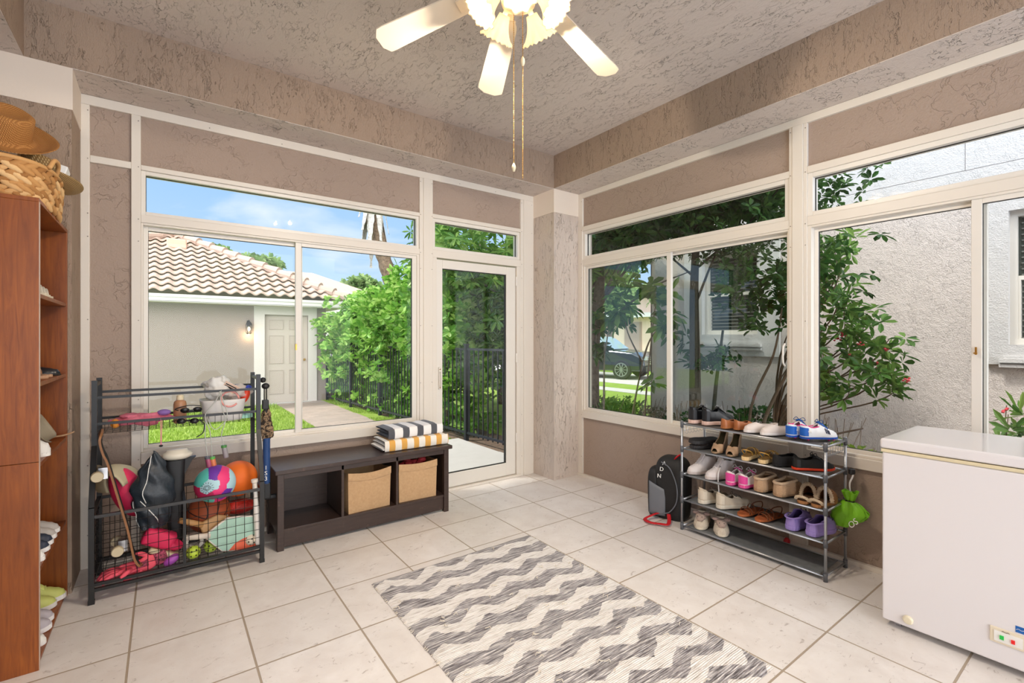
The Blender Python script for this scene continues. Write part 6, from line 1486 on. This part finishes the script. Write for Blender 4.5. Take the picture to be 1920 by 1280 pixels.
sapling('leafy twig with whorled leaves crossing the slider rail', (5.0, 3.55, -.12), [([(0, 0, 0), (0, .02, .8), (0, .0, 1.5)], .010), ([(0, 0, 1.4), (0, -.12, 1.55)], .007)], [((0, .02, 1.62), .04, 3), ((0, -.22, 1.48), .04, 3), ((0, -.3, 1.25), .05, 4), ((0, -.45, 1.22), .05, 3)], (.17, .06), M_l2, 75)
sapling('leaning dark stem beside the slender trunk', (4.95, 2.96, -.12), [([(0, 0, 0), (0, -.03, .8), (.02, -.12, 1.6)], .032)], [((0, -.1, 1.35), .08, 5)], (.10, .045), M_l2, 77, bark=mat('dark_green_bark', '3d3f33', .95))
sapling('curved multi stem jatropha spreading towards the second side window', (4.75, 2.42, -.12), [([(0, 0, 0), (0, -.10, .6), (.0, -.33, 1.15), (0, -.60, 1.55)], .024), ([(0, .02, 0), (0, .0, .8), (0, -.22, 1.35), (0, -.30, 1.8)], .018), ([(0, -.15, 0), (0, -.35, .4), (0, -.65, .62), (0, -.95, .75)], .018)], [((0, -.45, 1.8), .16, 22), ((0, -.15, 2.0), .15, 16), ((.05, -.6, 1.35), .1, 6), ((0, -.7, 2.1), .2, 25)], (.11, .05), M_l2, 79)
# flowering shrub seen through the second window
fs_ = thing('flowering_shrub', 'leafy shrub with small red flowers in front of the pinkish wall', 'shrub', (5.3, 1.95, -.12))
b = Vector((5.3, 1.95, 0)); rnd = random.Random(81); tips = []
mb = MB()
spec = [(.62, .98), (.42, 1.05), (.50, 1.18), (.30, 1.30), (.12, 1.55), (.20, 1.75), (.35, 1.62), (.05, 1.95), (-.05, 2.15), (.02, 2.35), (.15, 2.30), (-.05, 1.35), (.05, 1.10), (.25, .95), (-.15, 1.7), (-.1, 1.0), (.33, 1.45), (.5, 1.38), (-.2, 2.0), (-.2, 2.4), (-.15, .9)]
for dy, z in spec:
    x = rnd.uniform(-.18, .18); z = z; p = b+Vector((x, -dy, z)); mb.tube(bez([b+Vector((0, .50, -.1)), b+Vector((x*.3, .42-dy*.2, z*.50)), b+Vector((x*.8, -dy*.65, z*.82)), p], 5), [.011]*6+[.007]*6+[.004]*4, 6); tips.append(p)
mb.build('stems', M_twig, fs_, world=True, smooth=True)
pts = []
for p in tips:
    for _ in range(9): pts.append(p+Vector((rnd.gauss(0, .09), rnd.gauss(.03, .09), rnd.gauss(-.03, .08))))
foliage('leaves', pts, 7, .12, .042, leaf_mat('shrub_leaf', '35602a', '5a8a3c', '8db35a'), fs_, 83, .2)
M_flr = mat('red_blossom', 'd8434f', .6); mb = MB()
for (dy, z) in ((.66, 1.03), (.45, 1.15), (.52, 1.30), (.18, 1.42), (.10, 1.50), (.14, 1.38), (.32, 1.34), (-.22, 1.75), (-.02, 1.72), (.22, 1.25)):
    for k_ in range(7): mb.ball(tuple(b+Vector((-.1+rnd.gauss(0, .012), -dy+rnd.gauss(0, .014), z+rnd.gauss(0, .010)))), (.011, .011, .008), 7, 5)
o = mb.build('blossom_clusters', M_flr, fs_, world=True); o['kind'] = 'stuff'
def low(name, lab, c, r, n, lf, m, seed, twigs=0, red=0, nl=6):
    t = thing(name, lab, 'plant', (c[0], c[1], -.12), group='low plants along the neighbour wall'); rnd_ = random.Random(seed)
    foliage('leaves', blob_pts(rnd_, n, c, r, .1), nl, lf[0], lf[1], m, t, seed, -.2)
    mb = MB()
    for i in range(max(6, twigs)):
        x, y = c[0]+rnd_.uniform(-1, 1)*r[0], c[1]+rnd_.uniform(-1, 1)*r[1]; mb.tube(bez([(x, y, -.12), (x+rnd_.uniform(-.06, .06), y+rnd_.uniform(-.06, .06), c[2]*.6), (x+rnd_.uniform(-.1, .1), y+rnd_.uniform(-.1, .1), c[2]+r[2]*rnd_.uniform(.4, 1.3))], 4), .0035, 5)
    mb.build('twigs', mat('dry_twig', '8a7868', .9), t, world=True)
    if red:
        mb = MB(); 
        for i in range(red): mb.ball((c[0]+rnd_.uniform(-.5, .5)*r[0], c[1]+rnd_.uniform(-.5, .5)*r[1], c[2]+r[2]*1.0+rnd_.uniform(-.02, .02)), (.012, .012, .009), 6, 4)
        o = mb.build('red_flowers', M_flr, t, world=True); o['kind'] = 'stuff'
low('low_shrub', 'yellow green seedling patch at the foot of the pinkish wall', (5.4, 1.78, .17), (.22, .30, .14), 34, (.13, .045), M_l5, 91, 14)
low('low_shrub', 'dry twiggy growth left of the yellow green patch', (5.5, 2.15, .28), (.2, .35, .25), 20, (.06, .03), M_l3, 92, 40)
low('low_shrub', 'leafy plant with a red flower at the foot of the wall behind the freezer', (5.1, .60, .62), (.16, .20, .22), 26, (.16, .034), M_l3, 93, 6, 8)
low('low_shrub', 'dark scrubby shrub below the slender trunk', (5.3, 3.35, .16), (.30, .60, .30), 130, (.055, .03), M_l2, 94, 40)
low('low_shrub', 'dark leafy shrub below the leaning jatropha stems', (5.4, 2.65, .30), (.25, .45, .30), 100, (.10, .045), M_l2, 95, 20)
low('low_shrub', 'dry brownish bush at the foot of the house corner', (5.6, 4.15, .14), (.35, .38, .30), 110, (.06, .028), leaf_mat('dry_bush', '4f5a35', '6f6a4c', '8a7d64'), 96, 50)
low('low_shrub', 'bright green ferny bush beside the thick grey trunk', (5.6, 4.95, .18), (.45, .50, .30), 240, (.11, .04), M_l3, 97, 20)
low('low_shrub', 'dark scrub at the foot of the thick grey trunk', (5.0, 5.05, .10), (.22, .3, .3), 70, (.07, .03), M_l2, 98, 25)

# ================================================================== STREET VIEW PAST THE HOUSE CORNER
struct(MB().box(12.6, 16.5, 4, 40, -.139, -.13).box(9.5, 12.6, 15.5, 16.8, -.139, -.13).box(10.6, 11.3, 6, 16, -.139, -.125).build('driveway', M_conc), 'pale concrete driveway and walk beyond the house corner')
low_h = thing('clipped_hedge', 'clipped low green hedge beyond the parked car', 'hedge', (21, 19, -.12)); MB().box(19.5, 20.3, 13.5, 24, -.14, .55).build('clipped_mass', mat('clipped_green', '5d8440', .9, var=(30, lin('8fae58'), .8), bump=(20, 1, .08)), low_h, world=True)
ph = thing('pink_house', 'pale pink house front beyond the street hedge', 'house', (30, 26, 0))
MB().box(27, 27.4, 10, 40, -.2, 4.6).build('wall', mat('pale_pink_stucco', 'e6c9b8', .8), ph, world=True)
for y_ in (15, 18.2, 21.4, 24.6): MB().box(26.93, 27, y_, y_+1.5, .2, 2.6).build('window', mat('dull_pink_pane', 'a98f86', .5), ph, world=True)  # window panes in one flat dull pink
MB().box(26.2, 27.4, 10, 40, 2.9, 3.2).build('balcony_band', M_extw, ph, world=True); MB().box(25.8, 28, 10, 40, 4.6, 4.9).build('roof_edge', M_tile, ph, world=True)
far('leafy tree in front of the pale pink house', 19.5, 17.5, 3.6, (2.2, 2.2, 1.5), 420, 55, (.35, .2))
far('street tree high above the parked car', 16.5, 16.3, 4.6, (2.6, 2.6, 1.6), 500, 56, (.3, .18))
# parked suv
M_car = mat('dark_grey_car_paint', '30353c', .22, .5, coat=1.0); M_cg = mat('car_glass', '9fb0b4', .06, .3); M_tire = mat('tyre_rubber', '1a1a1b', .8); M_rim = mat('alloy_rim', 'b9bcc0', .3, .9)
car = thing('parked_car', 'dark grey suv parked on the driveway past the house corner', 'car', (14.35, 13.6, -.13), R(-73))
# local: +x forward, y width
prof = [(-2.3, .45), (-2.32, .95), (-2.2, 1.15), (-1.9, 1.62), (-.6, 1.70), (.25, 1.60), (.95, 1.12), (1.9, 1.02), (2.25, .85), (2.32, .55), (2.25, .32), (-2.2, .32)]
def car_section(pr, hw, inset):
    mb = MB(); n = len(pr); vs = []
    for s in (-1, -.86, .86, 1):
        for x, z in pr:
            k_ = inset if z > 1.2 else 0; e = .06 if abs(s) == 1 else 0
            vs.append((x*(1-e*.25), s*(hw-k_), z-(e*.5 if z > 1 else 0)))
    fs = [(i*n+j, (i+1)*n+j, (i+1)*n+(j+1) % n, i*n+(j+1) % n) for i in range(3) for j in range(n)]+[tuple(range(n)), tuple(range(3*n, 4*n))[::-1]]
    return mb.add(vs, fs)
car_section(prof, .93, .16).build('body', M_car, car, bevel=.05)
MB().prism([(.98, 1.13), (.36, 1.56), (-1.7, 1.56), (-1.95, 1.15)], -.90, .90, 'y').build('side_glass', M_cg, car, bevel=.02)
MB().add([(1.02, -.78, 1.14), (1.02, .78, 1.14), (.30, .66, 1.62), (.30, -.66, 1.62)], [(0, 1, 2, 3)]).build('windscreen', M_cg, car, solid=.02)
gl_ = MB()
for z in (.58, .66, .74, .82): gl_.box(2.30, 2.345, -.55, .55, z, z+.035)
gl_.build('grille', M_chrome, car); MB().box(2.24, 2.335, -.88, -.60, .74, .88).build('headlamp', M_cg, car); MB().box(2.24, 2.335, .60, .88, .74, .88).build('headlamp', M_cg, car); MB().box(2.2, 2.36, -.85, .85, .32, .50).build('bumper', M_dark, car)
for x in (-1.45, 1.45):
    for y in (-.86, .86):
        wl = MB().lathe([(.20, -.12), (.35, -.12), (.37, -.06), (.37, .06), (.35, .12), (.20, .12)], (x, y, .37), 28, 'y').build('wheel', M_tire, car)
        mb = MB(); sy = 1 if y > 0 else -1
        for k_ in range(10): a = 2*PI*k_/10; mb.bar((x, y+sy*.115, .37), (x+.24*math.cos(a), y+sy*.115, .37+.24*math.sin(a)), .035, .02)
        mb.lathe([(.24, y+sy*.10), (.26, y+sy*.125), (.23, y+sy*.125)], (x, 0, .37), 28, 'y', cap=False); o = mb.build('alloy_spokes', M_rim, None); o.parent = wl
    
bpy.context.view_layer.update()
